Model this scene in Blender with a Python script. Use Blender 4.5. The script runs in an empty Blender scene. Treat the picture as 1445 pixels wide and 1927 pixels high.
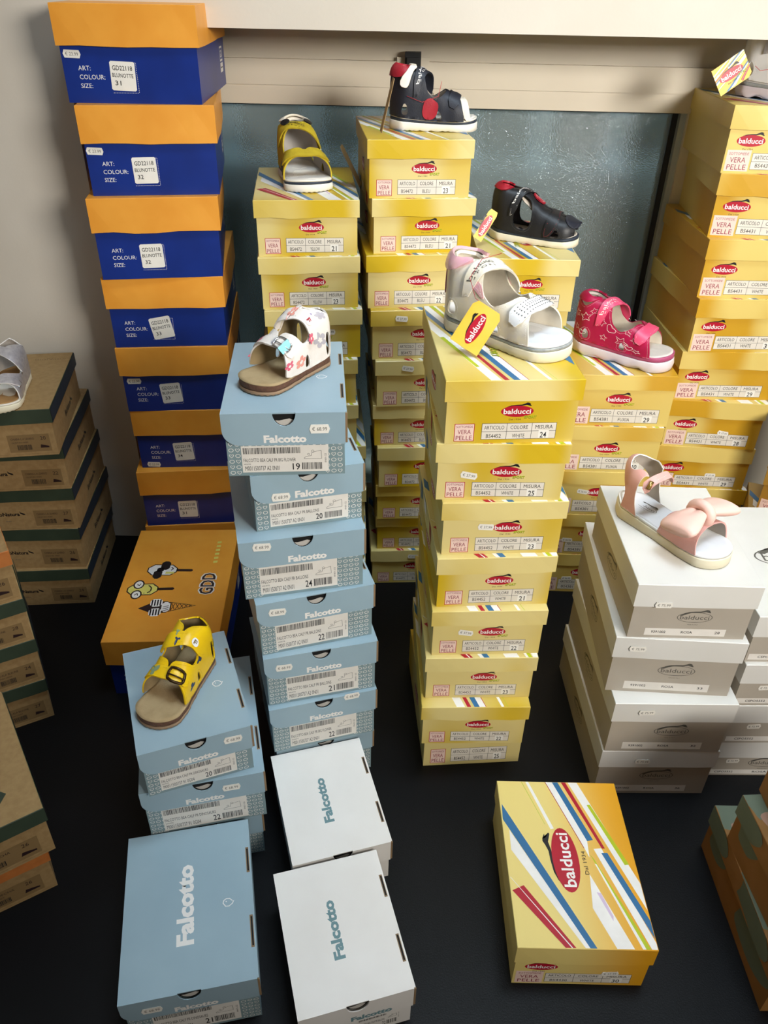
import bpy, bmesh, math, random
from mathutils import Vector, Matrix
from mathutils.geometry import delaunay_2d_cdt
SC = bpy.context.scene
COL = SC.collection
rnd = random.Random(7)
PI = math.pi

# ------------------------------------------------------------------ camera
F_PX, PITCH, ROLL, CAM_H = 1479.758, math.radians(34.34995), math.radians(-1.16637), 1.0655874
cd = bpy.data.cameras.new('camera'); cam = bpy.data.objects.new('camera', cd); COL.objects.link(cam)
cd.sensor_fit = 'HORIZONTAL'; cd.sensor_width = 36.0; cd.lens = F_PX * 36.0 / 1445.0
cd.clip_start = 0.02
right, up, fwd = Vector((1, 0, 0)), Vector((0, math.sin(PITCH), math.cos(PITCH))), Vector((0, math.cos(PITCH), -math.sin(PITCH)))
r2 = right * math.cos(ROLL) - up * math.sin(ROLL)
u2 = right * math.sin(ROLL) + up * math.cos(ROLL)
m = Matrix.Identity(4)
for i in range(3):
    m[i][0] = r2[i]; m[i][1] = u2[i]; m[i][2] = -fwd[i]
m[2][3] = CAM_H
cam.matrix_world = m
SC.camera = cam

# ------------------------------------------------------------------ light and exposure
SC.view_settings.view_transform = 'Standard'; SC.view_settings.look = 'None'
SC.view_settings.gamma = 1; SC.view_settings.exposure = 0.0
SC.view_settings.use_curve_mapping = False
SC.cycles.use_denoising = True
SC.cycles.max_bounces = 6; SC.cycles.diffuse_bounces = 3; SC.cycles.glossy_bounces = 3; SC.cycles.transmission_bounces = 4
SC.cycles.caustics_reflective = False; SC.cycles.caustics_refractive = False
SC.cycles.sample_clamp_indirect = 4
w = bpy.data.worlds.new('room_ambient'); SC.world = w; w.use_nodes = True
w.node_tree.nodes['Background'].inputs[0].default_value = (1.0, 0.93, 0.84, 1)
w.node_tree.nodes['Background'].inputs[1].default_value = 0.15
def area(name, loc, target, sx, sy, power, color, spread=180):
    l = bpy.data.lights.new(name, 'AREA'); l.shape = 'RECTANGLE'; l.size = sx; l.size_y = sy
    l.energy = power; l.color = color; l.spread = math.radians(spread)
    o = bpy.data.objects.new(name, l); COL.objects.link(o); o.location = loc
    o.rotation_euler = (Vector(target) - Vector(loc)).to_track_quat('-Z', 'Y').to_euler()
    return o
area('ceiling_lamp', (0.40, 0.70, 2.60), (0.30, 0.95, 0.3), 0.9, 0.5, 8.0, (0.72, 0.87, 1.0), 85)
area('shop_lamp', (1.35, -0.70, 1.45), (0.22, 1.6, 0.80), 0.8, 0.5, 13, (1.0, 0.95, 0.88), 75)
area('band_fill', (0.1, 1.78, 1.95), (0.1, 1.95, 0.5), 2.4, 0.15, 520, (0.80, 0.93, 1.0), 180)  # added lamp that brightens the made-up bars behind the pane

# ------------------------------------------------------------------ materials
def lin(c):
    if isinstance(c, str): c = tuple(int(c[i:i + 2], 16) / 255 for i in (0, 2, 4))
    return tuple(x / 12.92 if x <= 0.04045 else ((x + 0.055) / 1.055) ** 2.4 for x in c) + (1,)
MATS = {}
def mat(name, c, rough=0.6, c2=None, scale=40, metal=0.0, bump=0.0, bscale=300, spec=0.5, sheen=0, trans=0, coat=0):
    """Principled material whose colour wanders a little between c and c2 with noise, plus a fine bump."""
    if name in MATS: return MATS[name]
    M = bpy.data.materials.new(name); M.use_nodes = True; nt = M.node_tree
    b = nt.nodes['Principled BSDF']; MATS[name] = M
    b.inputs['Roughness'].default_value = rough; b.inputs['Metallic'].default_value = metal
    b.inputs['Specular IOR Level'].default_value = spec
    if sheen: b.inputs['Sheen Weight'].default_value = sheen
    if trans: b.inputs['Transmission Weight'].default_value = trans
    if coat: b.inputs['Coat Weight'].default_value = coat; b.inputs['Coat Roughness'].default_value = 0.15
    tc = nt.nodes.new('ShaderNodeTexCoord')
    n = nt.nodes.new('ShaderNodeTexNoise'); n.inputs['Scale'].default_value = scale; n.inputs['Detail'].default_value = 3
    nt.links.new(tc.outputs['Object'], n.inputs['Vector'])
    rp = nt.nodes.new('ShaderNodeValToRGB')
    a = lin(c); z = lin(c2) if c2 else tuple(x * 0.93 for x in a[:3]) + (1,)
    rp.color_ramp.elements[0].position = 0.35; rp.color_ramp.elements[1].position = 0.65
    rp.color_ramp.elements[0].color = a; rp.color_ramp.elements[1].color = z
    nt.links.new(n.outputs[0], rp.inputs[0]); nt.links.new(rp.outputs[0], b.inputs['Base Color'])
    if bump:
        n2 = nt.nodes.new('ShaderNodeTexNoise'); n2.inputs['Scale'].default_value = bscale; n2.inputs['Detail'].default_value = 2
        nt.links.new(tc.outputs['Object'], n2.inputs['Vector'])
        bp = nt.nodes.new('ShaderNodeBump'); bp.inputs['Strength'].default_value = bump; bp.inputs['Distance'].default_value = 0.001
        nt.links.new(n2.outputs[0], bp.inputs['Height']); nt.links.new(bp.outputs[0], b.inputs['Normal'])
    return M
def gradmat(name, pale, deep, rough=0.33, sx=9.0):
    """Coated board printed with soft blends between two yellows; the blend differs from box to box."""
    M = bpy.data.materials.new(name); M.use_nodes = True; nt = M.node_tree; MATS[name] = M
    b = nt.nodes['Principled BSDF']; b.inputs['Roughness'].default_value = rough
    tc = nt.nodes.new('ShaderNodeTexCoord'); oi = nt.nodes.new('ShaderNodeObjectInfo')
    mp = nt.nodes.new('ShaderNodeMapping'); mp.inputs['Scale'].default_value = (sx, 4, 2.5)
    mu = nt.nodes.new('ShaderNodeMath'); mu.operation = 'MULTIPLY'; mu.inputs[1].default_value = 37.0
    cx = nt.nodes.new('ShaderNodeCombineXYZ')
    nt.links.new(oi.outputs['Random'], mu.inputs[0]); nt.links.new(mu.outputs[0], cx.inputs[0]); nt.links.new(mu.outputs[0], cx.inputs[1])
    nt.links.new(cx.outputs[0], mp.inputs['Location']); nt.links.new(tc.outputs['Object'], mp.inputs['Vector'])
    n = nt.nodes.new('ShaderNodeTexNoise'); n.inputs['Scale'].default_value = 1.0; n.inputs['Detail'].default_value = 0.0
    nt.links.new(mp.outputs[0], n.inputs['Vector'])
    rp = nt.nodes.new('ShaderNodeValToRGB'); rp.color_ramp.interpolation = 'EASE'
    rp.color_ramp.elements[0].position = 0.42; rp.color_ramp.elements[1].position = 0.66
    rp.color_ramp.elements[0].color = lin(pale); rp.color_ramp.elements[1].color = lin(deep)
    nt.links.new(n.outputs[0], rp.inputs[0]); nt.links.new(rp.outputs[0], b.inputs['Base Color'])
    n2 = nt.nodes.new('ShaderNodeTexNoise'); n2.inputs['Scale'].default_value = 22
    nt.links.new(tc.outputs['Object'], n2.inputs['Vector'])
    bp = nt.nodes.new('ShaderNodeBump'); bp.inputs['Strength'].default_value = 0.25; bp.inputs['Distance'].default_value = 0.002
    nt.links.new(n2.outputs[0], bp.inputs['Height']); nt.links.new(bp.outputs[0], b.inputs['Normal'])
    return M
gradmat('yellow_board', 'DFCD88', 'CFAE20')
gradmat('golden_board', 'DEC570', 'C99A26')
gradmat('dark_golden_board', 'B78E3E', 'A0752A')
def sunrise(name, pale, amber):
    M = gradmat(name, pale, amber); nt = M.node_tree; rp = [n for n in nt.nodes if n.type == 'VALTORGB'][0]
    tc = [n for n in nt.nodes if n.type == 'TEX_COORD'][0]; sp = nt.nodes.new('ShaderNodeSeparateXYZ'); mr = nt.nodes.new('ShaderNodeMapRange')
    mr.inputs['From Min'].default_value = -.03; mr.inputs['From Max'].default_value = .085
    nt.links.new(tc.outputs['Object'], sp.inputs[0]); nt.links.new(sp.outputs[0], mr.inputs['Value']); nt.links.new(mr.outputs[0], rp.inputs[0])
    rp.color_ramp.elements[0].position = 0.0; rp.color_ramp.elements[1].position = 1.0
sunrise('sunrise_board', 'EBD583', 'E8A516')
mat('ink_white', 'F6F3EE', 0.4); mat('ink_red', 'B5152E', 0.35); mat('ink_blue', '2E6E9E', 0.35)
mat('ink_lime', 'B9C81E', 0.35); mat('ink_amber', 'EBB030', 0.35); mat('ink_lilac', 'D9C4DE', 0.4)
mat('ink_black', '15151A', 0.4); mat('ink_grey', '5A5852', 0.5); mat('ink_teal', '6F9298', 0.5)
mat('ink_brown', '2A1718', 0.5); mat('ink_pinkish', 'F1D3C6', 0.5); mat('ink_maroon', '8C2340', 0.5)
mat('ink_yellow', 'E6DC72', 0.45); mat('sticker_paper', 'F4F1E8', 0.45); mat('label_paper', 'EFEBE3', 0.4); mat('label_cream', 'E6DFD2', 0.45)
mat('orange_board', 'F2A83E', 0.42, 'EA9C33', 14, bump=0.15, bscale=60)
mat('navy_board', '0F2F86', 0.36, '0D2A7A', 14, bump=0.1, bscale=60)
mat('light_blue_board', '9DB6C2', 0.36, '96AFBC', 10, bump=0.15, bscale=50)
mat('pattern_blue_board', '839A9F', 0.5)
mat('white_board', 'F1EEE9', 0.4, 'EAE6E0', 10, bump=0.1, bscale=50)
mat('ivory_board', 'DFDED9', 0.42, 'DAD9D3', 10); mat('grey_board', 'B4AC9F', 0.5, 'ADA598', 10)
mat('kraft_board', 'A5875A', 0.75, '9A7C50', 120, bump=0.2); mat('kraft_label', '866B43', 0.7)
mat('green_board', '33402F', 0.6, '2D3A2B', 30); mat('lid_side_blue', '26303C', 0.55); mat('rust_board', 'C4783A', 0.65, 'B96E33', 60)
mat('kraft_edge', '8C7355', 0.8); mat('hole_shade', '0A0A0A', 0.9); mat('tissue', 'C9C4BC', 0.8)
mat('camo_green', '6D7A66', 0.6); mat('camo_kraft', '9C6E3A', 0.65, '93672F', 30); mat('camo_pink', 'B48D78', 0.6)

# ------------------------------------------------------------------ mesh helpers
class MB:
    def __init__(s): s.v = []; s.f = []; s.m = []; s.mats = []; s.sm = []
    def mi(s, name):
        if name not in s.mats: s.mats.append(name)
        return s.mats.index(name)
    def add(s, vs, fs, mname, smooth=False):
        b = len(s.v); s.v += [tuple(p) for p in vs]; k = s.mi(mname)
        for f in fs: s.f.append(tuple(b + i for i in f)); s.m.append(k); s.sm.append(smooth)
    def box(s, a, b, mname):
        (x0, y0, z0), (x1, y1, z1) = a, b
        vs = [(x0, y0, z0), (x1, y0, z0), (x1, y1, z0), (x0, y1, z0), (x0, y0, z1), (x1, y0, z1), (x1, y1, z1), (x0, y1, z1)]
        s.add(vs, [(3, 2, 1, 0), (4, 5, 6, 7), (0, 1, 5, 4), (1, 2, 6, 5), (2, 3, 7, 6), (3, 0, 4, 7)], mname)
    def tube(s, pts, r, mname, closed=False, n=6):
        pts = [Vector(p) for p in pts]; N = len(pts)
        if N < 2: return
        vs = []; prev = None
        for i, p in enumerate(pts):
            a = pts[(i - 1) % N] if (closed or i > 0) else p
            c = pts[(i + 1) % N] if (closed or i < N - 1) else p
            t = (c - a)
            t = t.normalized() if t.length > 1e-9 else Vector((0, 0, 1))
            nrm = prev if prev is not None else (Vector((0, 0, 1)) if abs(t.z) < 0.9 else Vector((1, 0, 0)))
            nrm = nrm - t * nrm.dot(t)
            if nrm.length < 1e-6: nrm = t.orthogonal()
            nrm.normalize(); prev = nrm; bi = t.cross(nrm)
            for k in range(n):
                a_ = 2 * PI * k / n; vs.append(p + (nrm * math.cos(a_) + bi * math.sin(a_)) * r)
        fs = []
        for i in range(N if closed else N - 1):
            j = (i + 1) % N
            for k in range(n): fs.append((i * n + k, i * n + (k + 1) % n, j * n + (k + 1) % n, j * n + k))
        if not closed: fs += [tuple(range(n))[::-1], tuple((N - 1) * n + k for k in range(n))]
        s.add(vs, fs, mname, True)
    def build(s, name, parent=None):
        me = bpy.data.meshes.new(name); me.from_pydata(s.v, [], s.f)
        for q in s.mats: me.materials.append(MATS[q])
        me.polygons.foreach_set('material_index', s.m); me.polygons.foreach_set('use_smooth', s.sm); me.update()
        o = bpy.data.objects.new(name, me); COL.objects.link(o)
        if parent: o.parent = parent
        return o
def thing(name, label, cat, loc, rz=0.0, group=None):
    o = bpy.data.objects.new(name, None); COL.objects.link(o); o.empty_display_size = 0.05
    o.location = loc; o.rotation_euler = (0, 0, rz); o['label'] = label; o['category'] = cat
    if group: o['group'] = group
    return o
def structure(o): o['kind'] = 'structure'; return o

# flat print on a face: origin, x axis, y axis, normal
class Face:
    def __init__(s, mb, o, ex, ey):
        s.mb = mb; s.o = Vector(o); s.ex = Vector(ex).normalized(); s.ey = Vector(ey).normalized(); s.en = s.ex.cross(s.ey)
    def pt(s, x, y, l): return s.o + s.ex * x + s.ey * y + s.en * (l * 0.000016 + 0.00005)
    def poly(s, pts, mname, l=0): s.mb.add([s.pt(x, y, l) for x, y in pts], [tuple(range(len(pts)))], mname)
    def rect(s, x0, y0, x1, y1, mname, l=0): s.poly([(x0, y0), (x1, y0), (x1, y1), (x0, y1)], mname, l)
    def ring(s, pts, wd, mname, l=0):
        n = len(pts); cx = sum(p[0] for p in pts) / n; cy = sum(p[1] for p in pts) / n
        vs = []
        for i, (x, y) in enumerate(pts):
            d = math.hypot(x - cx, y - cy) or 1; k = (d - wd) / d
            vs += [s.pt(x, y, l), s.pt(cx + (x - cx) * k, cy + (y - cy) * k, l)]
        s.mb.add(vs, [(2 * i, 2 * ((i + 1) % n), 2 * ((i + 1) % n) + 1, 2 * i + 1) for i in range(n)], mname)
    def frame(s, x0, y0, x1, y1, wd, mname, l=0):
        s.rect(x0, y0, x1, y0 + wd, mname, l); s.rect(x0, y1 - wd, x1, y1, mname, l)
        s.rect(x0, y0, x0 + wd, y1, mname, l); s.rect(x1 - wd, y0, x1, y1, mname, l)
    def text(s, t, x, y, h, mname, l=2, width=None, center=False, bold=0.0, rot=0.0, xs=1.0):
        vs, fs, wd = glyphs(t, bold)
        k = h / 0.7; kx = k * xs
        if width: kx = width / wd
        dx = -wd * kx / 2 if center else 0
        c, sn = math.cos(rot), math.sin(rot)
        out = []
        for a, b in vs:
            a, b = a * kx + dx, b * k
            if center: b -= h / 2
            out.append(s.pt(x + a * c - b * sn, y + a * sn + b * c, l))
        s.mb.add(out, fs, mname)
    def line(s, p, q, wd, mname, l=1):
        dx, dy = q[0] - p[0], q[1] - p[1]; d = math.hypot(dx, dy) or 1; nx, ny = -dy / d * wd / 2, dx / d * wd / 2
        s.poly([(p[0] - nx, p[1] - ny), (q[0] - nx, q[1] - ny), (q[0] + nx, q[1] + ny), (p[0] + nx, p[1] + ny)], mname, l)
    def strokes(s, pts, wd, mname, l=1, closed=False):
        for i in range(len(pts) - (0 if closed else 1)): s.line(pts[i], pts[(i + 1) % len(pts)], wd, mname, l)
_G = {}
def glyphs(t, bold):
    if (t, bold) in _G: return _G[(t, bold)]
    cu = bpy.data.curves.new('t', 'FONT'); cu.body = t; cu.size = 1.0; cu.resolution_u = 2; cu.offset = bold
    cu.fill_mode = 'FRONT'
    o = bpy.data.objects.new('t', cu); me = bpy.data.meshes.new_from_object(o)
    vs = [(v.co.x, v.co.y) for v in me.vertices]; fs = [tuple(p.vertices) for p in me.polygons]
    wd = max([v[0] for v in vs] or [1]); mn = min([v[0] for v in vs] or [0]); vs = [(a - mn, b) for a, b in vs]
    # make every face point to +z
    def nz(f):
        a, b, c = (vs[f[0]], vs[f[1]], vs[f[2]]); return (b[0] - a[0]) * (c[1] - a[1]) - (b[1] - a[1]) * (c[0] - a[0])
    fs = [f if nz(f) >= 0 else f[::-1] for f in fs]
    bpy.data.objects.remove(o); bpy.data.curves.remove(cu); bpy.data.meshes.remove(me)
    _G[(t, bold)] = (vs, fs, wd - mn); return _G[(t, bold)]
def ell(cx, cy, a, b, n=32, rot=0): 
    return [(cx + a * math.cos(2 * PI * i / n) * math.cos(rot) - b * math.sin(2 * PI * i / n) * math.sin(rot),
             cy + a * math.cos(2 * PI * i / n) * math.sin(rot) + b * math.sin(2 * PI * i / n) * math.cos(rot)) for i in range(n)]
CAT = [(-.44, .03), (-.32, .12), (-.20, .165), (-.02, .185), (.12, .19), (.22, .225), (.28, .255), (.33, .25), (.40, .215), (.33, .205),
       (.42, .15), (.40, .135), (.27, .175), (.14, .15), (0, .15), (-.14, .125), (-.24, .085), (-.36, .02)]
def cat_logo(fc, cx, cy, wd, sub='SPORT', outline=False, rot=0.0, l=3, dal=True):
    c, s = math.cos(rot), math.sin(rot)
    T = lambda p: (cx + (p[0] * c - p[1] * s) * wd, cy + (p[0] * s + p[1] * c) * wd)
    cat = [T((a, b + .035)) for a, b in CAT]
    # the cat is split in convex-ish strips so it fills cleanly
    n = len(cat); half = n // 2
    for i in range(half - 1): fc.poly([cat[n - 1 - i], cat[n - 2 - i], cat[i + 1], cat[i]], 'ink_grey' if outline else 'ink_black', l)
    if outline:
        fc.ring(ell(cx, cy, wd * .5, wd * .19, 32, rot), wd * .02, 'ink_grey', l)
        fc.text('balducci', cx, cy, wd * .15, 'ink_grey', l + 1, width=wd * .82, center=True, rot=rot)
        p = T((0, -.27)); fc.text('MADE IN ITALY', p[0], p[1], wd * .03, 'ink_grey', l, width=wd * .3, center=True, rot=rot)
    else:
        fc.poly(ell(cx, cy, wd * .5, wd * .19, 32, rot), 'ink_red', l + 1)
        fc.text('balducci', cx, cy, wd * .17, 'ink_white', l + 2, width=wd * .84, center=True, bold=.02, rot=rot)
        if dal: p = T((-.05, -.27)); fc.text('Dal 1934', p[0], p[1], wd * .055, 'ink_brown', l, width=wd * .36, center=True, rot=rot)
        if sub: p = T((.42, -.19)); fc.text(sub, p[0], p[1], wd * .085, 'ink_lime', l + 3, width=wd * .38, center=True, bold=.02, rot=rot); fc.text(sub, p[0], p[1] - wd * .012, wd * .085, 'ink_black', l + 2, width=wd * .38, center=True, bold=.03, rot=rot)

STRIPES = [
('amber', [(0.679, 1.0), (1.0, 1.0), (1.0, 0.0), (1.0, 0.343)]), ('white', [(0.73, 1.0), (0.788, 1.0), (1.0, 0.545), (1.0, 0.452)]),
('white', [(0.604, 1.0), (0.681, 1.0), (1.0, 0.355), (1.0, 0.205), (0.901, 0.403)]), ('lime', [(0.724, 0.844), (0.751, 0.847), (0.951, 0.466), (0.916, 0.463)]),
('red', [(0.546, 1.0), (0.583, 1.0), (0.791, 0.561), (0.767, 0.56)]), ('blue', [(0.468, 1.0), (0.516, 1.0), (0.711, 0.614), (0.662, 0.605)]),
('white', [(0.411, 1.0), (0.468, 1.0), (0.662, 0.605), (0.652, 0.503), (0.625, 0.568)]), ('red', [(0.406, 1.0), (0.412, 1.0), (0.628, 0.559), (0.622, 0.561)]),
('white', [(0.239, 1.0), (0.264, 1.0), (0.412, 0.682), (0.384, 0.677)]), ('lime', [(0.202, 1.0), (0.207, 1.0), (0.347, 0.707), (0.343, 0.709)]),
('amber', [(0.663, 0.544), (0.753, 0.533), (0.997, 0.205), (1.0, 0.068), (1.0, 0.0), (0.824, 0.0), (0.63, 0.376)]),
('white', [(0.699, 0.557), (0.762, 0.562), (1.0, 0.034), (1.0, 0.0), (0.958, 0.0)]), ('blue', [(0.753, 0.533), (0.801, 0.534), (1.0, 0.148), (1.0, 0.054)]),
('lime', [(0.661, 0.523), (0.684, 0.495), (0.951, 0.0), (0.914, 0.0)]), ('white', [(0.682, 0.467), (0.696, 0.463), (0.918, 0.0), (0.893, 0.0)]),
('white', [(0.625, 0.403), (0.835, 0.0), (0.709, 0.0), (0.594, 0.211)]), ('lilac', [(0.649, 0.3), (0.679, 0.297), (0.735, 0.169), (0.727, 0.144)]),
('white', [(0.047, 0.667), (0.522, 0.0), (0.484, 0.0), (0.041, 0.541)]), ('blue', [(0.012, 0.838), (0.567, 0.0), (0.517, 0.0), (0.005, 0.735)]),
('red', [(0.01, 0.301), (0.101, 0.331), (0.417, 0.0), (0.341, 0.0)]), ('white', [(0.005, 0.377), (0.01, 0.377), (0.394, 0.0), (0.384, 0.0)])]
# the leaping cat beside the big lid logo, in lid coordinates
def striped_top(fc, W, D, rot=False, sub='SPORT'):
    X = (lambda u, v: ((1 - u) * W, (1 - v) * D)) if rot else (lambda u, v: (u * W, v * D))
    for i, (mn, pl) in enumerate(STRIPES):
        if mn == 'amber': continue
        fc.poly([X(*p) for p in pl][::-1], 'ink_' + mn, i)
    x, y = X(.46, .49)
    cat_logo(fc, x, y, D * .39, sub, rot=-PI / 2 if rot else PI / 2, l=24)

def lid_shell(mb, W, D, H, h, mname, th=0.0011, wob=0.0012, seed=0, splay=0.0008, c=0.0007, edge=None):
    r = random.Random(seed)
    N = 6
    def ring(ins, zf, sp=0.0):
        pts = []
        for (ax, ay, bx, by) in ((-1, -1, 1, -1), (1, -1, 1, 1), (1, 1, -1, 1), (-1, 1, -1, -1)):
            for k in range(N):
                t = k / N; x = ax + (bx - ax) * t; y = ay + (by - ay) * t
                bulge = sp * math.sin(PI * t)
                px, py = x * (W / 2 - ins), y * (D / 2 - ins)
                if ax == bx: px += math.copysign(bulge, ax)
                else: py += math.copysign(bulge, ay)
                pts.append((px, py, zf(len(pts))))
        return pts
    wz = [r.uniform(-wob, wob) * (0 if k % N == 0 else 1) for k in range(4 * N)]
    R = [ring(c, lambda k: H), ring(0, lambda k: H - c), ring(0, lambda k: H - h + wz[k], splay), ring(th, lambda k: H - h + wz[k], splay), ring(th, lambda k: H - th)]
    vs = [p for q in R for p in q]; n = 4 * N; fs = [tuple(range(n))]
    for a in range(4):
        for k in range(n): fs.append((a * n + k, (a + 1) * n + k, (a + 1) * n + (k + 1) % n, a * n + (k + 1) % n))
    fs.append(tuple(4 * n + k for k in range(n))[::-1])
    mb.add(vs, fs, mname)
def body_shell(mb, W, D, H, o, mname, top=0.002, front=None):
    a, b = W / 2 - o, D / 2 - o; z = H - top
    v = [(-a, -b, 0), (a, -b, 0), (a, b, 0), (-a, b, 0), (-a, -b, z), (a, -b, z), (a, b, z), (-a, b, z)]
    mb.add(v, [(3, 2, 1, 0), (4, 5, 6, 7), (1, 2, 6, 5), (2, 3, 7, 6), (3, 0, 4, 7)], mname)
    mb.add(v, [(0, 1, 5, 4)], front or mname)
def sticker(parent, fo, x, y, price, rot=0.0, wd=0.022, hh=0.0095):
    """price label from a label gun: a lozenge-ended paper slip with a real thickness"""
    mb = MB(); c, s = math.cos(rot), math.sin(rot)
    P = [(-.5, 0), (-.42, .5), (.42, .5), (.5, 0), (.42, -.5), (-.42, -.5)]
    o, ex, ey = fo; f = Face(mb, o, ex, ey)
    Q = [(x + a * wd * c - b * hh * s, y + a * wd * s + b * hh * c) for a, b in P][::-1]
    vs = [f.pt(q[0], q[1], 24) for q in Q] + [f.pt(q[0], q[1], 0) for q in Q]
    mb.add(vs, [(5, 4, 3, 2, 1, 0)] + [(i, (i + 1) % 6, 6 + (i + 1) % 6, 6 + i) for i in range(6)], 'sticker_paper')
    f.text('€ ' + price, x, y, hh * .42, 'ink_grey', 27, width=wd * .72, center=True, rot=rot)
    return mb.build('price_sticker', parent)
ORD = ['topmost', 'second from top', 'third from top', 'fourth from top', 'fifth from top', 'sixth from top', 'seventh from top', 'eighth from top', 'ninth from top', 'tenth from top']
def newbox(spec, desc, where, i, n, group):
    x, y, a, z, W, D, H, h, o = spec
    if n == 1: lab = desc
    else: lab = '%s, %s in stack %s' % (desc, ORD[i] if i < n - 1 else 'bottom one', where)
    return thing('shoe_box', lab, 'shoe box', (x, y, z), a, group)

# ------------------------------------------------------------------ room
def prism(mb, pts, z0, z1, mname):
    n = len(pts)
    mb.add([(x, y, z0) for x, y in pts] + [(x, y, z1) for x, y in pts],
           [tuple(range(n))[::-1], tuple(range(n, 2 * n))] + [(i, (i + 1) % n, n + (i + 1) % n, n + i) for i in range(n)], mname)
mat('wall_paint', 'DBD4C7', 0.85, 'D6CEC0', 6, bump=0.12, bscale=180)
mat('frame_metal', 'D8CFBC', 0.42, 'D2C8B5', 5, bump=0.05, bscale=90)
mat('seal_black', '0B0C0E', 0.5); mat('alu_trim', 'B4BFC2', 0.3, metal=0.1)
mat('table_black', '040507', 0.45, '07080B', 9, bump=0.25, bscale=500, spec=0.22)
mat('floor_grey', '77736C', 0.6, '6C6963', 3); mat('latch_black', '101215', 0.4)
mat('outside_wall', '263030', 0.9, '202929', 3); mat('band_white', 'DDE9F0', 0.4)
WY, WYAW, XL, Z1, Z2, WD, WX = 1.4298, -0.0232, -0.5237, 0.9926, 0.8562, 0.26, 0.5349
def W_(x, off, z): return (x * math.cos(WYAW) - off * math.sin(WYAW), WY + off * math.cos(WYAW) + x * math.sin(WYAW), z)
def wbox(mb, x0, x1, o0, o1, z0, z1, mname):
    vs = [W_(x, o, z) for z in (z0, z1) for x, o in ((x0, o0), (x1, o0), (x1, o1), (x0, o1))]
    mb.add(vs, [(3, 2, 1, 0), (4, 5, 6, 7), (0, 1, 5, 4), (1, 2, 6, 5), (2, 3, 7, 6), (3, 0, 4, 7)], mname)
b = MB(); wbox(b, -1.9, XL, 0, WD + .12, -.76, 1.9, 'wall_paint'); wbox(b, XL, 1.9, 0, WD + .12, Z1, 1.9, 'wall_paint')
wbox(b, XL, 1.9, WD - .02, WD + .12, -.76, -.001, 'wall_paint')
structure(b.build('wall_back'))
b = MB(); b.box((-2.4, -1.2, -.78), (2.4, 3.2, -.76), 'floor_grey'); structure(b.build('floor'))
# window: head rail in three stepped bands, right stile, black gasket, obscure pane
win = MB(); FX = 1.9
wbox(win, XL, FX, WD - .03, WD + .05, .962, Z1, 'frame_metal'); wbox(win, XL, FX, WD - .022, WD + .05, .9345, .962, 'frame_metal')
wbox(win, XL, FX, WD - .034, WD + .05, .892, .9345, 'frame_metal'); wbox(win, XL, FX, WD - .031, WD + .05, Z2 + .0035, .892, 'frame_metal')
wbox(win, WX + .017, FX, WD - .026, WD + .05, -.001, Z2 + .0035, 'frame_metal')
wo = structure(win.build('window_1'))
b = MB(); wbox(b, XL, WX + .006, WD - .012, WD + .03, Z2, Z2 + .0035, 'seal_black'); wbox(b, WX - .005, WX + .006, WD - .003, WD + .03, 0, Z2, 'seal_black')
b.build('gasket', wo)
b = MB(); wbox(b, WX + .006, WX + .017, WD - .018, WD + .03, 0, Z2 + .0035, 'alu_trim'); b.build('trim_bead', wo)
G = bpy.data.materials.new('obscure_glass'); G.use_nodes = True; MATS['obscure_glass'] = G
nt = G.node_tree; p = nt.nodes['Principled BSDF']
p.inputs['Base Color'].default_value = lin('B4C4C4'); p.inputs['Transmission Weight'].default_value = 0.68
p.inputs['Roughness'].default_value = 0.11; p.inputs['IOR'].default_value = 1.45
tc = nt.nodes.new('ShaderNodeTexCoord'); n1 = nt.nodes.new('ShaderNodeTexNoise'); n1.inputs['Scale'].default_value = 330; n1.inputs['Detail'].default_value = 1.5
mp = nt.nodes.new('ShaderNodeMapping'); mp.inputs['Rotation'].default_value = (0, .6, 0); mp.inputs['Scale'].default_value = (1, 1, 1.6)
bp = nt.nodes.new('ShaderNodeBump'); bp.inputs['Strength'].default_value = 1.0; bp.inputs['Distance'].default_value = .0009
nt.links.new(tc.outputs['Object'], mp.inputs[0]); nt.links.new(mp.outputs[0], n1.inputs['Vector']); nt.links.new(n1.outputs[0], bp.inputs['Height']); nt.links.new(bp.outputs[0], p.inputs['Normal'])
b = MB(); wbox(b, XL, WX + .004, WD + .0, WD + .006, 0, Z2 + .001, 'obscure_glass'); b.build('pane', wo)
b = MB()
lx = .031
wbox(b, lx - .0145, lx + .0145, WD - .052, WD - .03, .905, .951, 'latch_black'); wbox(b, lx - .011, lx + .011, WD - .058, WD - .05, .90, .943, 'latch_black')
b.build('latch', wo)
b = MB(); wbox(b, lx - .029, lx + .03, WD - .036, WD - .033, .893, .9415, 'frame_metal'); b.build('latch_plate', wo)
# behind the pane: dark wall, and pale bars invented for the glass's bright bands
b = MB(); b.box((-1.6, 2.35, -.76), (1.8, 2.4, 2.2), 'outside_wall'); structure(b.build('wall_outside'))
gr = thing('light_band_bars', 'made-up pale bars giving the blurred bright bands in the obscure window glass', 'light bands', (0, 1.88, 0))
for gx in (-.36, -.172, -.045, .165, .327, .494):
    b = MB(); b.box((gx - .026, 0, -.76), (gx + .026, .02, 1.5), 'band_white'); b.build('bar', gr)
b = MB(); b.box((-.5, -.012, .645), (1.5, .012, .722), 'band_white'); b.build('rail', gr)
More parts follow.
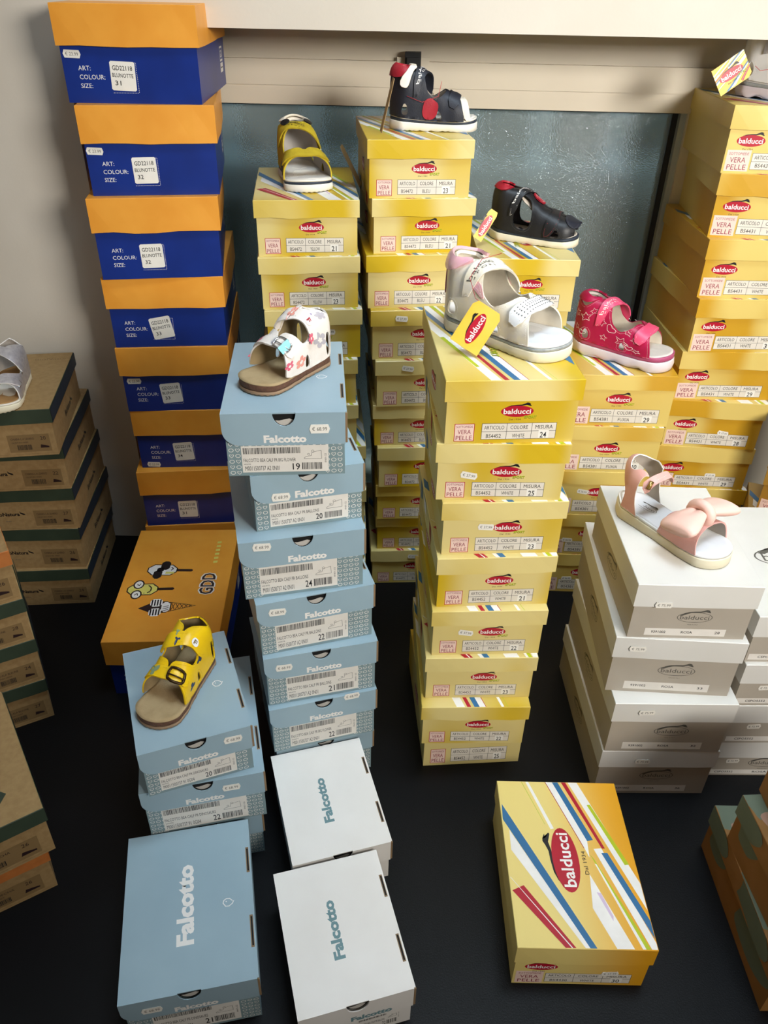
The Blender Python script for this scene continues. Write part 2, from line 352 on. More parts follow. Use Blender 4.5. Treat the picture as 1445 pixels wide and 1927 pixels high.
# black table
t = thing('display_table', 'large matt black display table carrying all the stacks of shoe boxes', 'table', (0, 0, 0))
b = MB(); yl = WY + .0121
prism(b, [(-1.5, .12), (1.5, .12), (1.5, W_(1.5, WD - .03, 0)[1]), W_(XL + .002, WD - .03, 0)[:2], W_(XL + .002, -.001, 0)[:2], W_(-1.5, -.001, 0)[:2]], -.03, 0, 'table_black')
b.build('tabletop', t)
for x, y in ((-1.4, .22), (1.4, .22), (-1.4, 1.35), (1.4, 1.35)):
    b = MB(); b.box((x - .03, y - .03, -.76), (x + .03, y + .03, -.03), 'table_black'); b.build('leg', t)

# ------------------------------------------------------------------ shoe boxes
BOX = {
 'A': [[-0.3983,1.4822,0.045,0.8958,0.2089,0.2875,0.1289,0.0533,0.004],[-0.3966,1.4689,0.1498,0.7657,0.2065,0.2877,0.1301,0.0533,0.004],[-0.4038,1.4606,0.1611,0.6355,0.2053,0.299,0.1302,0.0533,0.004],[-0.4005,1.4659,0.11,0.5101,0.2027,0.2934,0.1254,0.0533,0.004],[-0.4004,1.4667,0.1041,0.3834,0.1988,0.295,0.1267,0.0533,0.004],[-0.3898,1.4695,0.0758,0.2573,0.2028,0.2929,0.126,0.0533,0.004],[-0.4009,1.4603,0.1191,0.1282,0.2032,0.2985,0.1292,0.0533,0.004],[-0.4009,1.4603,0.1044,0.0,0.2031,0.296,0.1282,0.0533,0.004]],
 'B': [[-0.1441,1.4113,0.1047,0.6858,0.1664,0.2514,0.0871,0.0268,0.0035],[-0.144,1.4009,0.1222,0.5993,0.1657,0.2388,0.0865,0.0268,0.0035],[-0.1386,1.3984,0.1134,0.5122,0.1641,0.244,0.0871,0.0268,0.0035],[-0.1456,1.3908,0.1047,0.4273,0.1649,0.2455,0.0849,0.0268,0.0035],[-0.1426,1.3874,0.0873,0.3436,0.1649,0.2451,0.0837,0.0268,0.0035],[-0.1286,1.3854,0.0873,0.2571,0.165,0.2432,0.0865,0.0268,0.0035],[-0.1233,1.3742,0.0524,0.1714,0.165,0.247,0.0857,0.0268,0.0035],[-0.1237,1.3742,0.0524,0.0857,0.1649,0.2449,0.0857,0.0268,0.0035],[-0.1239,1.3742,0.0524,0.0,0.1649,0.2449,0.0857,0.0268,0.0035]],
 'C': [[0.0322,1.4274,0.1134,0.7739,0.1658,0.2405,0.0852,0.0268,0.0035],[0.0385,1.4275,0.1309,0.6885,0.1676,0.2436,0.0854,0.0268,0.0035],[0.0295,1.4173,0.1222,0.5998,0.1642,0.2447,0.0887,0.0268,0.0035],[0.0393,1.4075,0.1134,0.5117,0.165,0.2457,0.0881,0.0268,0.0035],[0.0502,1.4022,0.096,0.4231,0.1649,0.2468,0.0886,0.0268,0.0035],[0.0479,1.4068,0.0873,0.3394,0.165,0.2429,0.0837,0.0268,0.0035],[0.0582,1.4014,0.0785,0.252,0.165,0.2476,0.0875,0.0268,0.0035],[0.057,1.4096,0.0698,0.1702,0.165,0.2453,0.0818,0.0268,0.0035],[0.0582,1.42,0.0663,0.0867,0.1648,0.2422,0.0835,0.0268,0.0035],[0.0494,1.416,0.0628,0.0,0.165,0.2456,0.0867,0.0268,0.0035]],
 'D': [[0.2296,1.4153,0.0036,0.5989,0.165,0.2461,0.0878,0.0268,0.0035],[0.222,1.4218,0.0151,0.5134,0.1649,0.2437,0.0856,0.0268,0.0035],[0.2325,1.4218,0.0132,0.4278,0.1649,0.2449,0.0856,0.0268,0.0035],[0.2325,1.4218,0.0117,0.3423,0.1649,0.2449,0.0856,0.0268,0.0035],[0.2325,1.4218,0.0105,0.2567,0.1649,0.2449,0.0856,0.0268,0.0035],[0.2325,1.4218,0.0097,0.1711,0.1649,0.2449,0.0856,0.0268,0.0035],[0.2325,1.4218,0.0091,0.0856,0.1649,0.2449,0.0856,0.0268,0.0035],[0.2325,1.4218,0.0088,0.0,0.1649,0.2449,0.0856,0.0268,0.0035]],
 'E': [[0.1414,0.9673,0.0775,0.5937,0.1654,0.2497,0.085,0.0268,0.0035],[0.1427,0.965,0.0268,0.51,0.1667,0.2448,0.0837,0.0268,0.0035],[0.1486,0.9621,0.064,0.4254,0.1642,0.2443,0.0846,0.0268,0.0035],[0.1445,0.9558,0.0761,0.3391,0.1632,0.2444,0.0863,0.0268,0.0035],[0.1443,0.947,0.0528,0.2539,0.1627,0.2454,0.0852,0.0268,0.0035],[0.1411,0.9409,0.0417,0.1687,0.1637,0.2437,0.0852,0.0268,0.0035],[0.139,0.9284,0.0334,0.0841,0.1624,0.2516,0.0846,0.0268,0.0035],[0.1406,0.9504,0.0839,0.0,0.1642,0.2409,0.0841,0.0268,0.0035]],
 'F': [[0.4191,1.4106,-0.0033,0.3911,0.1905,0.2601,0.1,0.0283,0.001],[0.4156,1.4077,-0.0144,0.2947,0.1905,0.2612,0.0963,0.0283,0.001],[0.4157,1.4073,-0.0145,0.1965,0.1905,0.2607,0.0982,0.0283,0.001],[0.4158,1.4068,-0.015,0.0982,0.1905,0.2607,0.0982,0.0283,0.001],[0.4159,1.4063,-0.016,0.0,0.1905,0.2608,0.0982,0.0283,0.001]],
 'G': [[0.6474,1.5345,-0.0427,0.8019,0.1899,0.2633,0.1013,0.0344,0.0025],[0.6564,1.5229,-0.0983,0.6984,0.1896,0.2575,0.1035,0.0344,0.0025],[0.6457,1.518,0.0031,0.5964,0.1899,0.2591,0.102,0.0344,0.0025],[0.6453,1.5142,0.0426,0.4951,0.1898,0.262,0.1012,0.0344,0.0025],[0.6443,1.5142,0.0119,0.3972,0.1906,0.2591,0.0979,0.0344,0.0025],[0.6533,1.5062,-0.0783,0.2962,0.1861,0.2628,0.101,0.0344,0.0025],[0.6492,1.5076,-0.0511,0.1988,0.1932,0.2604,0.0974,0.0344,0.0025],[0.6602,1.5069,-0.0462,0.1004,0.1899,0.2609,0.0984,0.0344,0.0025],[0.6602,1.5069,-0.0448,0.0,0.1898,0.2608,0.1004,0.0344,0.0025]],
 'K': [[0.4186,0.9202,-0.0054,0.3172,0.1654,0.2422,0.0953,0.0377,0.0027],[0.4204,0.9356,-0.044,0.2107,0.1806,0.2774,0.1065,0.0377,0.0027],[0.4239,0.9195,0.0142,0.1044,0.1781,0.2818,0.1063,0.0377,0.0027],[0.4239,0.9217,0.0191,0.0,0.179,0.2807,0.1044,0.0377,0.0027]],
 'L': [[0.6069,0.9504,0.0097,0.2595,0.181,0.2712,0.0886,0.0374,0.0036],[0.61,0.9484,0.0221,0.1727,0.1811,0.2726,0.0869,0.0374,0.0036],[0.6173,0.9505,0.0255,0.0853,0.1809,0.2719,0.0874,0.0374,0.0036],[0.6108,0.9538,0.017,0.0,0.1811,0.2709,0.0853,0.0374,0.0036]],
 'H': [[0.856,1.336,-0.527,0.299,0.1828,0.1993,0.0999,0.033,0.0024],[0.858,1.332,-0.52,0.1995,0.1828,0.1993,0.0995,0.033,0.0024],[0.814,1.282,-0.36,0.0998,0.1828,0.1993,0.0997,0.033,0.0024],[0.816,1.283,-0.35,0.0,0.1828,0.1993,0.0998,0.033,0.0024]],
 'N': [[0.259,0.6115,-0.0019,0.0,0.1719,0.2397,0.0928,0.0353,0.0027]],
 'Q': [[-0.1264,0.9139,0.0829,0.5624,0.1454,0.2101,0.0855,0.0417,0.003],[-0.1191,0.9144,0.2725,0.4773,0.1428,0.1843,0.0851,0.0417,0.003],[-0.1264,0.903,0.2368,0.3826,0.1631,0.204,0.0947,0.0417,0.003],[-0.118,0.8969,0.3069,0.2879,0.1625,0.1991,0.0947,0.0417,0.003],[-0.1092,0.892,0.2599,0.1917,0.162,0.2012,0.0962,0.0417,0.003],[-0.1114,0.8894,0.2897,0.0958,0.1606,0.2045,0.0958,0.0417,0.003],[-0.1104,0.892,0.2931,0.0,0.1526,0.1943,0.0958,0.0417,0.003]],
 'R': [[-0.2615,0.7298,0.367,0.1909,0.1419,0.1835,0.0862,0.0417,0.003],[-0.2561,0.7524,0.242,0.0945,0.1618,0.2189,0.0963,0.0417,0.003],[-0.2579,0.7496,0.2319,0.0,0.1519,0.2012,0.0945,0.0417,0.003]],
 'S': [[-0.2346,0.5351,0.213,0.0,0.1589,0.2113,0.0995,0.0417,0.003]],
 'T': [[-0.0437,0.5146,0.2784,0.0,0.1398,0.1808,0.0878,0.0417,0.003]],
 'X': [[-0.0717,0.7023,0.2868,0.0,0.138,0.182,0.0878,0.0417,0.003]],
 'J': [[-0.3841,1.1319,0.0542,0.0,0.1968,0.3234,0.1279,0.0533,0.004]],
 'U': [[-0.665,1.2858,0.1682,0.3653,0.1625,0.2417,0.0891,0.0257,0.0032],[-0.6697,1.3227,0.1214,0.2743,0.1627,0.2453,0.091,0.0257,0.0032],[-0.6694,1.3232,0.1056,0.1834,0.1626,0.2369,0.0909,0.0257,0.0032],[-0.6721,1.3242,0.0712,0.0886,0.1626,0.2349,0.0949,0.0257,0.0032],[-0.6736,1.3145,0.0975,0.0,0.1626,0.2273,0.0886,0.0257,0.0032]],
 'V': [[-0.6831,0.975,0.5585,0.2643,0.1626,0.2371,0.0918,0.0257,0.0032],[-0.6826,0.9762,0.5411,0.179,0.1626,0.2368,0.0852,0.0257,0.0032],[-0.6832,0.979,0.5236,0.0892,0.1626,0.2371,0.0898,0.0257,0.0032],[-0.6862,0.9805,0.5061,0.0,0.1626,0.2376,0.0892,0.0257,0.0032]],
 'W': [[-0.5618,0.6637,0.6021,0.0882,0.1627,0.2368,0.0897,0.0257,0.0032],[-0.5759,0.6685,0.5637,0.0,0.1625,0.2375,0.0882,0.0257,0.0032]],
 'M': [[0.578,0.545,0.0,0.1873,0.1581,0.2246,0.093,0.0368,0.0024],[0.5637,0.5396,0.069,0.0943,0.1581,0.2246,0.093,0.0368,0.0024],[0.5603,0.5806,0.0024,0.0,0.1581,0.2316,0.0943,0.0368,0.0024]],
}

def parts(spec): 
    x, y, a, z, W, D, H, h, o = spec
    return W, D, H, h, o
def front(W, D, o, mb): return Face(mb, (-W / 2 + o, -D / 2 + o, 0), (1, 0, 0), (0, 0, 1))
def lidfront(W, D, H, h, mb): return Face(mb, (-W / 2, -D / 2 - .0006, H - h), (1, 0, 0), (0, 0, 1))

def size_table(root, W, H, h, o, D, x0, x1, y0, y1, art, colour, size, vera, seed, gap=0):
    """white printed table: three headed columns"""
    mb = MB(); f = front(W, D, o, mb); r = random.Random(seed)
    f.rect(x0, y0, x1, y1, 'label_cream', 1); lw = .0005
    ym = y0 + (y1 - y0) * .48; c1 = x0 + (x1 - x0) * .333; c2 = x0 + (x1 - x0) * .667
    f.frame(x0, y0, x1, y1, lw, 'ink_black', 2)
    f.rect(x0, ym, x1, ym + lw, 'ink_black', 2); f.rect(c1, y0, c1 + lw, y1, 'ink_black', 2); f.rect(c2, y0, c2 + lw, y1, 'ink_black', 2)
    hh = (y1 - y0) * .23; cw = (x1 - x0) / 3
    for k, s in enumerate(('ARTICOLO', 'COLORE', 'MISURA')):
        f.text(s, x0 + cw * (k + .5), ym + (y1 - ym) * .5, hh, 'ink_black', 3, width=cw * (.8, .7, .7)[k], center=True)
    j = r.uniform(-.0008, .0008)
    f.text(art, x0 + cw * .5, y0 + (ym - y0) * .5 + j, hh * 1.05, 'ink_black', 3, width=cw * .6, center=True)
    f.text(colour, x0 + cw * 1.5, y0 + (ym - y0) * .5 + j, hh * 1.05, 'ink_black', 3, width=cw * (.5 if len(colour) > 4 else .4), center=True)
    f.rect(c2 + cw * .3, y0 + .0008, c2 + cw * .72, ym + .0012, 'sticker_paper', 3)
    f.text(size, c2 + cw * .5, y0 + (ym - y0) * .52, hh * 1.5, 'ink_black', 4, width=cw * .26, center=True, bold=.01)
    mb.build('size_label', root)
def vera(f, x0, y0, x1, y1, framed):
    f.rect(x0, y0, x1, y1, 'ink_pinkish', 1); k = 'ink_maroon'
    if framed: f.frame(x0, y0, x1, y1, .0008, 'ink_red', 2)
    w = x1 - x0; h = y1 - y0; cx = (x0 + x1) / 2
    f.text('SOTTOPIEDE', cx, y0 + h * .83, h * .12, 'ink_maroon', 3, width=w * .82, center=True)
    f.text('VERA', cx, y0 + h * .54, h * .25, 'ink_maroon', 3, width=w * .66, center=True)
    f.text('PELLE', cx, y0 + h * .2, h * .25, 'ink_maroon', 3, width=w * .8, center=True)

def yellow_box(spec, desc, where, i, n, group, size, colour, art, rot=False, price=None, tall=False, nolid=False, board='yellow_board', style='Y', seed=0, sub='SPORT', logo_u=.54, ph=.012):
    W, D, H, h, o = parts(spec); root = newbox(spec, desc, where, i, n, group)
    mb = MB(); body_shell(mb, W, D, H, o, board, top=0 if nolid else .002); f = front(W, D, o, mb)
    w = W - 2 * o; vh = (H if nolid else H - h)
    lw = w * .25
    cat_logo(f, w * logo_u, vh * (.74 if not nolid else .8), lw, sub, l=2)
    ty0, ty1 = vh * .09, vh * .47
    if style == 'Y': vera(f, w * .07, ty0 - .002, w * .225, ty1, True); tx0, tx1 = w * .28, w * .86
    else: vera(f, w * .02, ty0 - .003, w * .23, ty1 + .004, False); tx0, tx1 = w * .245, w * .9
    # long sides: logo and stripe ends
    for sd in (-1, 1):
        g = Face(mb, (sd * (W / 2 - o), -sd * (D / 2 - o), 0), (0, -1 if sd < 0 else 1, 0), (0, 0, 1))
        if style == 'Y': cat_logo(g, (D - 2 * o) * .5, vh * .5, .05, None, l=2, dal=False)
    mb.build('body', root)
    size_table(root, W, H, h, o, D, tx0, tx1, ty0, ty1, art, colour, size, None, seed)
    if not nolid:
        lb = MB(); lid_shell(lb, W, D, H, h, board, seed=seed, splay=.0014)
        c = .0009; tf = Face(lb, (-W / 2 + c, -D / 2 + c, H - .00008), (1, 0, 0), (0, 1, 0))
        if style != 'G' or True: striped_top(tf, W - 2 * c, D - 2 * c, rot, sub)
        if style == 'Y' and not rot:
            g = Face(lb, (-W / 2 - .0008, D / 2, H - h), (0, -1, 0), (0, 0, 1))
            for v0, v1, mn in ((.30, .335, 'red'), (.345, .375, 'red'), (.54, .66, 'white'), (.735, .835, 'blue')):
                a, b_ = (1 - v1) * D, (1 - v0) * D; g.poly([(a + .012, .0015), (b_ + .012, .0015), (b_, h - .001), (a, h - .001)], 'ink_' + mn, 1)
        lb.build('lid', root)
    if price:
        on, u, v, pr = price
        fo = ((-W / 2 + o, -D / 2 + o, 0), (1, 0, 0), (0, 0, 1)) if on == 'body' else ((-W / 2, -D / 2 - .0026, H - h), (1, 0, 0), (0, 0, 1))
        sticker(root, fo, u * w, v * (vh if on == 'body' else h), pr, rnd.uniform(-.2, .1))
    return root

def art_face(f, x, y, s, ang, kind):
    """the three ice-cream drawings on the orange lid"""
    c, sn = math.cos(ang), math.sin(ang)
    T = lambda p: (x + (p[0] * c - p[1] * sn) * s, y + (p[0] * sn + p[1] * c) * s)
    P = lambda pts, mn, l: f.poly([T(q) for q in pts], mn, l)
    rr = lambda x0, y0, x1, y1, r=.1: [(x0 + r, y0), (x1 - r, y0), (x1, y0 + r), (x1, y1 - r), (x1 - r, y1), (x0 + r, y1), (x0, y1 - r), (x0, y0 + r)]
    if kind < 2:
        P(rr(.45, -.07, 1.05, .07, .05), 'ink_brown', 1)
        P(rr(-.56, -.31, .5, .31, .2), 'ink_brown', 1); P(rr(-.52, -.27, .46, .27, .18), 'ink_white' if kind == 0 else 'ink_yellow', 2)
        if kind == 0:
            P(rr(-.3, -.5, .0, -.02, .1), 'ink_black', 3); P(rr(-.12, .0, .2, .5, .1), 'ink_black', 3); P(rr(-.22, -.1, .02, .12, .05), 'ink_black', 3)
            P([(.1, -.22), (.4, -.2), (.42, -.1), (.12, -.1)], 'ink_yellow', 3); f.strokes([T(q) for q in ((.28, -.02), (.34, .08), (.26, .16))], s * .04, 'ink_brown', 4)
        else:
            for e in (-1, 1):
                f.poly([T(q) for q in ell(-.2, e * .27, .19, .24, 14)], 'ink_brown', 3); f.poly([T(q) for q in ell(-.2, e * .27, .14, .18, 14)], 'ink_white', 4)
                f.strokes([T(q) for q in ((-.26, e * .3), (-.18, e * .2), (-.14, e * .32))], s * .03, 'ink_brown', 5)
            f.strokes([T(q) for q in ((.16, -.2), (.26, -.08), (.26, .08), (.16, .2))], s * .045, 'ink_brown', 4)
            for k in range(9): f.poly([T(q) for q in ell(-.45 + .1 * k, (-.2 if k % 2 else .2), .02, .02, 6)], 'ink_brown', 4)
    else:
        P([(.3, -.26), (1.25, 0), (.3, .26)], 'ink_brown', 1); P([(.32, -.22), (1.18, 0), (.32, .22)], 'orange_board', 2)
        for k in range(5):
            q = .38 + .15 * k; hh = .2 * (1.2 - q) / .85; f.line(T((q, -hh)), T((q + .12, hh * .8)), s * .025, 'ink_brown', 3); f.line(T((q, hh)), T((q + .12, -hh * .8)), s * .025, 'ink_brown', 3)
        P([(-.75, 0), (-.35, -.24), (-.35, .24)], 'ink_brown', 1); P(rr(-.4, -.3, .38, .3, .15), 'ink_brown', 2); P(rr(.05, -.26, .34, .26, .1), 'ink_white', 3)
        for e in (-1, 1):
            P(rr(-.36, e * .25 - .2, .06, e * .25 + .2, .1), 'ink_white', 4)
            for k in range(4): P([(-.32 + .095 * k, e * .25 - .16), (-.27 + .095 * k, e * .25 - .16), (-.27 + .095 * k, e * .25 + .16), (-.32 + .095 * k, e * .25 + .16)], 'ink_black', 5)
        for k in range(3): f.line(T((.1, -.2 + .1 * k)), T((.3, -.14 + .1 * k)), s * .03, 'ink_brown', 5)

def orange_box(spec, desc, where, i, n, group, size, tilt=0.0, price=None, top_art=False, seed=0):
    W, D, H, h, o = parts(spec); root = newbox(spec, desc, where, i, n, group)
    mb = MB(); body_shell(mb, W, D, H, o, 'navy_board'); f = front(W, D, o, mb); w = W - 2 * o; vh = H - h
    for k, s in enumerate(('ART:', 'COLOUR:', 'SIZE:')): f.text(s, w * .11, vh * (.58 - k * .155), .0062, 'ink_white', 1)
    # dashed placement frame for the size label
    x0, x1, y0, y1 = w * .345, w * .53, vh * .2, vh * .72
    q = x0
    while q < x1: f.rect(q, y0 - .001, q + .0012, y0 - .0004, 'ink_white', 1); f.rect(q, y1, q + .0012, y1 + .0006, 'ink_white', 1); q += .0024
    q = y0
    while q < y1: f.rect(x1 + .001, q, x1 + .0016, q + .0012, 'ink_white', 1); q += .0024
    g = Face(mb, (W / 2 - o, -D / 2 + o, 0), (0, 1, 0), (0, 0, 1)); gx = (D - 2 * o) * .86
    g.rect(gx - .014, vh * .52, gx + .014, vh * .82, 'ink_white', 1); g.rect(gx - .0125, vh * .56, gx + .0125, vh * .78, 'navy_board', 2)
    g.text('GDD', gx, vh * .67, vh * .14, 'ink_white', 3, width=.022, center=True, bold=.01); g.rect(gx - .014, vh * .3, gx + .014, vh * .49, 'ink_white', 1)
    g.rect(gx - .01, vh * .38, gx + .01, vh * .41, 'ink_grey', 2)
    mb.build('body', root)
    lb = MB(); f = front(W, D, o, lb); c, s = math.cos(tilt), math.sin(tilt); cx, cy = (x0 + x1) / 2 - .001, (y0 + y1) / 2 + .002
    aw, ah = .0185, .0195; rr_ = .002
    R = [(-aw + rr_, -ah), (aw - rr_, -ah), (aw, -ah + rr_), (aw, ah - rr_), (aw - rr_, ah), (-aw + rr_, ah), (-aw, ah - rr_), (-aw, -ah + rr_)]
    f.poly([(cx + a * c - b_ * s, cy + a * s + b_ * c) for a, b_ in R], 'sticker_paper', 4)
    for k, (tt, wd) in enumerate((('GD22118', .8), ('BLUNOTTE', .84), (size, .24))):
        a, b_ = (-.02 * aw, ah * (.55 - .5 * k)) if k < 2 else (-.45 * aw, -ah * .48)
        f.text(tt, cx + a * c - b_ * s, cy + a * s + b_ * c, .0062 if k != 1 else .0054, 'ink_black', 6, width=2 * aw * wd, center=True, rot=tilt, bold=.008)
    lb.build('size_label', root)
    lb = MB(); lid_shell(lb, W, D, H, h, 'orange_board', seed=seed, wob=.0016, splay=.002)
    if top_art:
        tf = Face(lb, (-W / 2, -D / 2, H - .00005), (1, 0, 0), (0, 1, 0))
        art_face(tf, W * .35, D * .60, W * .27, -.04, 0); art_face(tf, W * .22, D * .425, W * .27, .02, 1); art_face(tf, W * .42, D * .27, W * .26, .06, 2)
        tf.text('GDD', W * .80, D * .47, .026, 'ink_white', 1, width=.064, center=True, rot=PI / 2, bold=.06); tf.text('GDD', W * .80, D * .47, .024, 'ink_brown', 2, width=.060, center=True, rot=PI / 2, bold=.02)
        [tf.poly([(W * .83 - .004, D * .66 + k * .0125), (W * .83 + .004, D * .66 + k * .0125 + .001), (W * .83 + .004, D * .66 + k * .0125 + .0075), (W * .83 - .004, D * .66 + k * .0125 + .0065)], 'ink_yellow', 1) for k in range(6)]
    lb.build('lid', root)
    if price: sticker(root, ((-W / 2 + o, -D / 2 + o, 0), (1, 0, 0), (0, 0, 1)), price[0] * w, price[1] * vh, '23.99', rnd.uniform(-.06, .02), .026, .0105)
    return root

def barcode(f, x0, y0, x1, y1, mname, l, r):
    q = x0
    while q < x1 - .0006:
        w_ = r.choice((.0004, .0006, .001)); f.rect(q, y0, min(q + w_, x1), y1, mname, l); q += w_ + r.choice((.0004, .0006, .0008))
def bird(f, x, y, s, mname, l=1):
    P = [(-.5, 0), (-.42, .28), (-.15, .45), (.2, .42), (.5, .1), (.62, .12), (.45, -.2), (.1, -.42), (-.25, -.38)]
    f.ring([(x + a * s, y + b_ * s) for a, b_ in P][::-1], s * .09, mname, l); f.poly(ell(x - .15 * s, y + .12 * s, s * .06, s * .06, 8), mname, l)
def shoe_icon(f, x, y, s, mname, l):
    f.strokes([(x + a * s, y + b_ * s) for a, b_ in ((0, 0), (1, 0), (1, .12), (.98, .55), (.72, .5), (.45, .42), (.4, .2), (.12, .16), (0, .08))], .0004, mname, l, True)
    f.ring(ell(x + .5 * s, y + .5 * s, .09 * s, .09 * s, 8), .0004, mname, l); f.ring(ell(x + .25 * s, y + .3 * s, .07 * s, .07 * s, 8), .0004, mname, l)
HEART = [(0, -.5), (-.45, -.05), (-.48, .28), (-.25, .45), (0, .25), (.25, .45), (.48, .28), (.45, -.05)]
def blue_box(spec, desc, where, i, n, group, size='', line='FALCOTTO BEA CALF PR BALLONS', code='M0011500737 A2 0N01', fu=.55, price=None, lx=(.2, .82), white=False, top=True, top_text=None, seed=0, pattern=True, tc_=.5):
    W, D, H, h, o = parts(spec); root = newbox(spec, desc, where, i, n, group); r = random.Random(seed)
    bd = 'white_board' if white else 'light_blue_board'; ink = 'ink_teal' if white else 'ink_white'
    mb = MB(); body_shell(mb, W, D, H, o, bd, front='white_board' if white else 'pattern_blue_board'); f = front(W, D, o, mb); w = W - 2 * o; vh = H - h
    if not white:
        p = .0088; row = 0; yy = .0045
        while yy < vh + .006:
            xx = .005; k = 0
            while xx < w - .003:
                if not (w * lx[0] + .002 < xx < w * lx[1] - .002 and .004 < yy < vh - .004):
                    if (k + row) % 2: f.ring([(xx + a * .0056, yy + b_ * .0056) for a, b_ in HEART][::-1], .0007, ink, 1)
                    else: f.ring(ell(xx, yy, .0032, .0026, 9), .0007, ink, 1)
                xx += p * .86; k += 1
            yy += p * .88; row += 1
    f.poly([(w / 2 + o * 0 + .0155 * math.cos(a), H - .0005 + .019 * math.sin(a)) for a in [PI + k * PI / 12 for k in range(13)]], 'hole_shade', 1)  # shaded depth behind the notch painted as a flat dark half-disc
    f.poly([(w / 2 + .013 * math.cos(PI + k * PI / 10), H - .001 + .017 * math.sin(PI + k * PI / 10)) for k in range(2, 9)] + [(w / 2 + .009, H - .011), (w / 2, H - .0135), (w / 2 - .009, H - .0125)][0:0] + [(w / 2 + .006, H - .009), (w / 2 - .006, H - .0115)], 'tissue', 2)
    mb.build('body', root)
    # paper label
    lb = MB(); f = front(W, D, o, lb); x0, x1 = w * lx[0], w * lx[1]; y0, y1 = .0045, vh - .003; lw = x1 - x0; lh = y1 - y0
    f.rect(x0, y0, x1, y1, 'label_paper', 3); f.rect(x0, y0 + .001, x0 + .0001, y1, 'label_paper', 4)
    barcode(f, x0 + .002, y1 - lh * .3, x0 + lw * .68, y1 - lh * .07, 'ink_black', 5, r)
    f.text(line, x0 + .002, y0 + lh * .40, lh * .13, 'ink_black', 5, width=lw * .6); f.text(code, x0 + .003, y0 + lh * .07, lh * .17, 'ink_black', 5, width=lw * .4)
    f.text('WHITE', x0 + .002, y0 + lh * .29, lh * .05, 'ink_black', 5)
    if size: f.text(size, x0 + lw * .58, y0 + lh * .08, lh * .24, 'ink_black', 5, width=lw * .085, bold=.01)
    barcode(f, x0 + lw * .69, y0 + lh * .08, x0 + lw * .93, y0 + lh * .34, 'ink_black', 5, r); shoe_icon(f, x0 + lw * .72, y0 + lh * .48, lw * .2, 'ink_black', 5)
    f.text('0N01-22', x0 + lw * .965, y0 + lh * .5, lw * .02, 'ink_black', 5, width=lh * .35, center=True, rot=PI / 2)
    lb.build('size_label', root)
    # hinged lid: top panel, front flap with thumb notch and rounded corner, right hinge panel
    lb = MB(); th = .0016; x0, x1, y0, y1 = -W / 2, W / 2, -D / 2, D / 2
    lb.box((x0, y0, H - th), (x1, y1, H), bd)
    nr = .0135; R = .02; pr = [(x0, H)] + [(x0, H - h + R)] + [(x0 + R - R * math.cos(a), H - h + R - R * math.sin(a)) for a in [k * PI / 12 for k in range(1, 7)]] + [(x1 - .002, H - h), (x1 - .002, H)]
    pr += [(nr * math.cos(a), H + nr * 1.25 * math.sin(a)) for a in [-k * PI / 14 for k in range(0, 15)]]
    poly_slab(lb, [(a, y0, b_) for a, b_ in pr], (0, -1, 0), th * .8, bd)
    lb.box((x1 - th, y0 + .001, H - h), (x1, y1, H - th), bd)
    lb.box((x1 - .0019, y0 - .0014, H - h + .002), (x1 + .0006, y0 + .0004, H - .001), 'kraft_edge')
    if top:
        tf = Face(lb, (x0, y0, H), (1, 0, 0), (0, 1, 0))
        for v0, v1 in ((.17, .36), (.63, .80)):
            tf.rect(W - .0062, D * v0, W - .0022, D * v1, 'kraft_edge', 1); tf.rect(W - .0050, D * (v0 + .01), W - .0030, D * (v1 - .01), 'hole_shade', 2)  # slot shade painted as dark strips on the lid top
        if not white: bird(tf, W * .8, D * .46, .013, 'ink_white', 1)
        if top_text: tf.text('Falcotto', W * top_text[0], D * top_text[1], top_text[3], ink, 1, width=top_text[2], center=True, rot=PI / 2, bold=.045)
    f = Face(lb, (x0, y0 - th * .8 - .00005, H - h), (1, 0, 0), (0, 0, 1))
    f.text('Falcotto', W * fu, h * .2, .0092, ink, 1, width=.05, center=True, bold=.045)
    lb.build('lid', root)
    if price: sticker(root, ((x0, y0 - th, H - h), (1, 0, 0), (0, 0, 1)), price[0] * W, price[1] * h, '68.99', rnd.uniform(-.1, .02), .024, .0115)
    return root
def poly_slab(mb, pts, nrm, th, mname):
    """extrude a planar outline (any shape) by th along nrm, triangulated cleanly"""
    P = [Vector(p) for p in pts]; N = Vector(nrm).normalized()
    ax = N.orthogonal().normalized() if abs(N.y) < .9 else Vector((1, 0, 0)); ay = N.cross(ax)
    q = [Vector((p.dot(ax), p.dot(ay))) for p in P]; n = len(q)
    r = delaunay_2d_cdt(q, [(i, (i + 1) % n) for i in range(n)], [], 1, 1e-7)
    base = P[0].dot(N); vs = [ax * v.x + ay * v.y + N * base for v in r[0]]; k = len(vs)
    def inside(c):
        x, y = c; cnt = False
        for i in range(n):
            a, b_ = q[i], q[(i + 1) % n]
            if (a.y > y) != (b_.y > y) and x < (b_.x - a.x) * (y - a.y) / (b_.y - a.y) + a.x: cnt = not cnt
        return cnt
    fs = [f for f in r[2] if inside((sum(r[0][i].x for i in f) / len(f), sum(r[0][i].y for i in f) / len(f)))]
    edges = {}
    for f in fs:
        for i in range(len(f)):
            e = (f[i], f[(i + 1) % len(f)]); edges[e] = 1
    side = [(a, b_, b_ + k, a + k) for a, b_ in edges if (b_, a) not in edges]
    mb.add(vs + [v + N * th for v in vs], [tuple(f)[::-1] for f in fs] + [tuple(i + k for i in f) for f in fs] + side, mname)

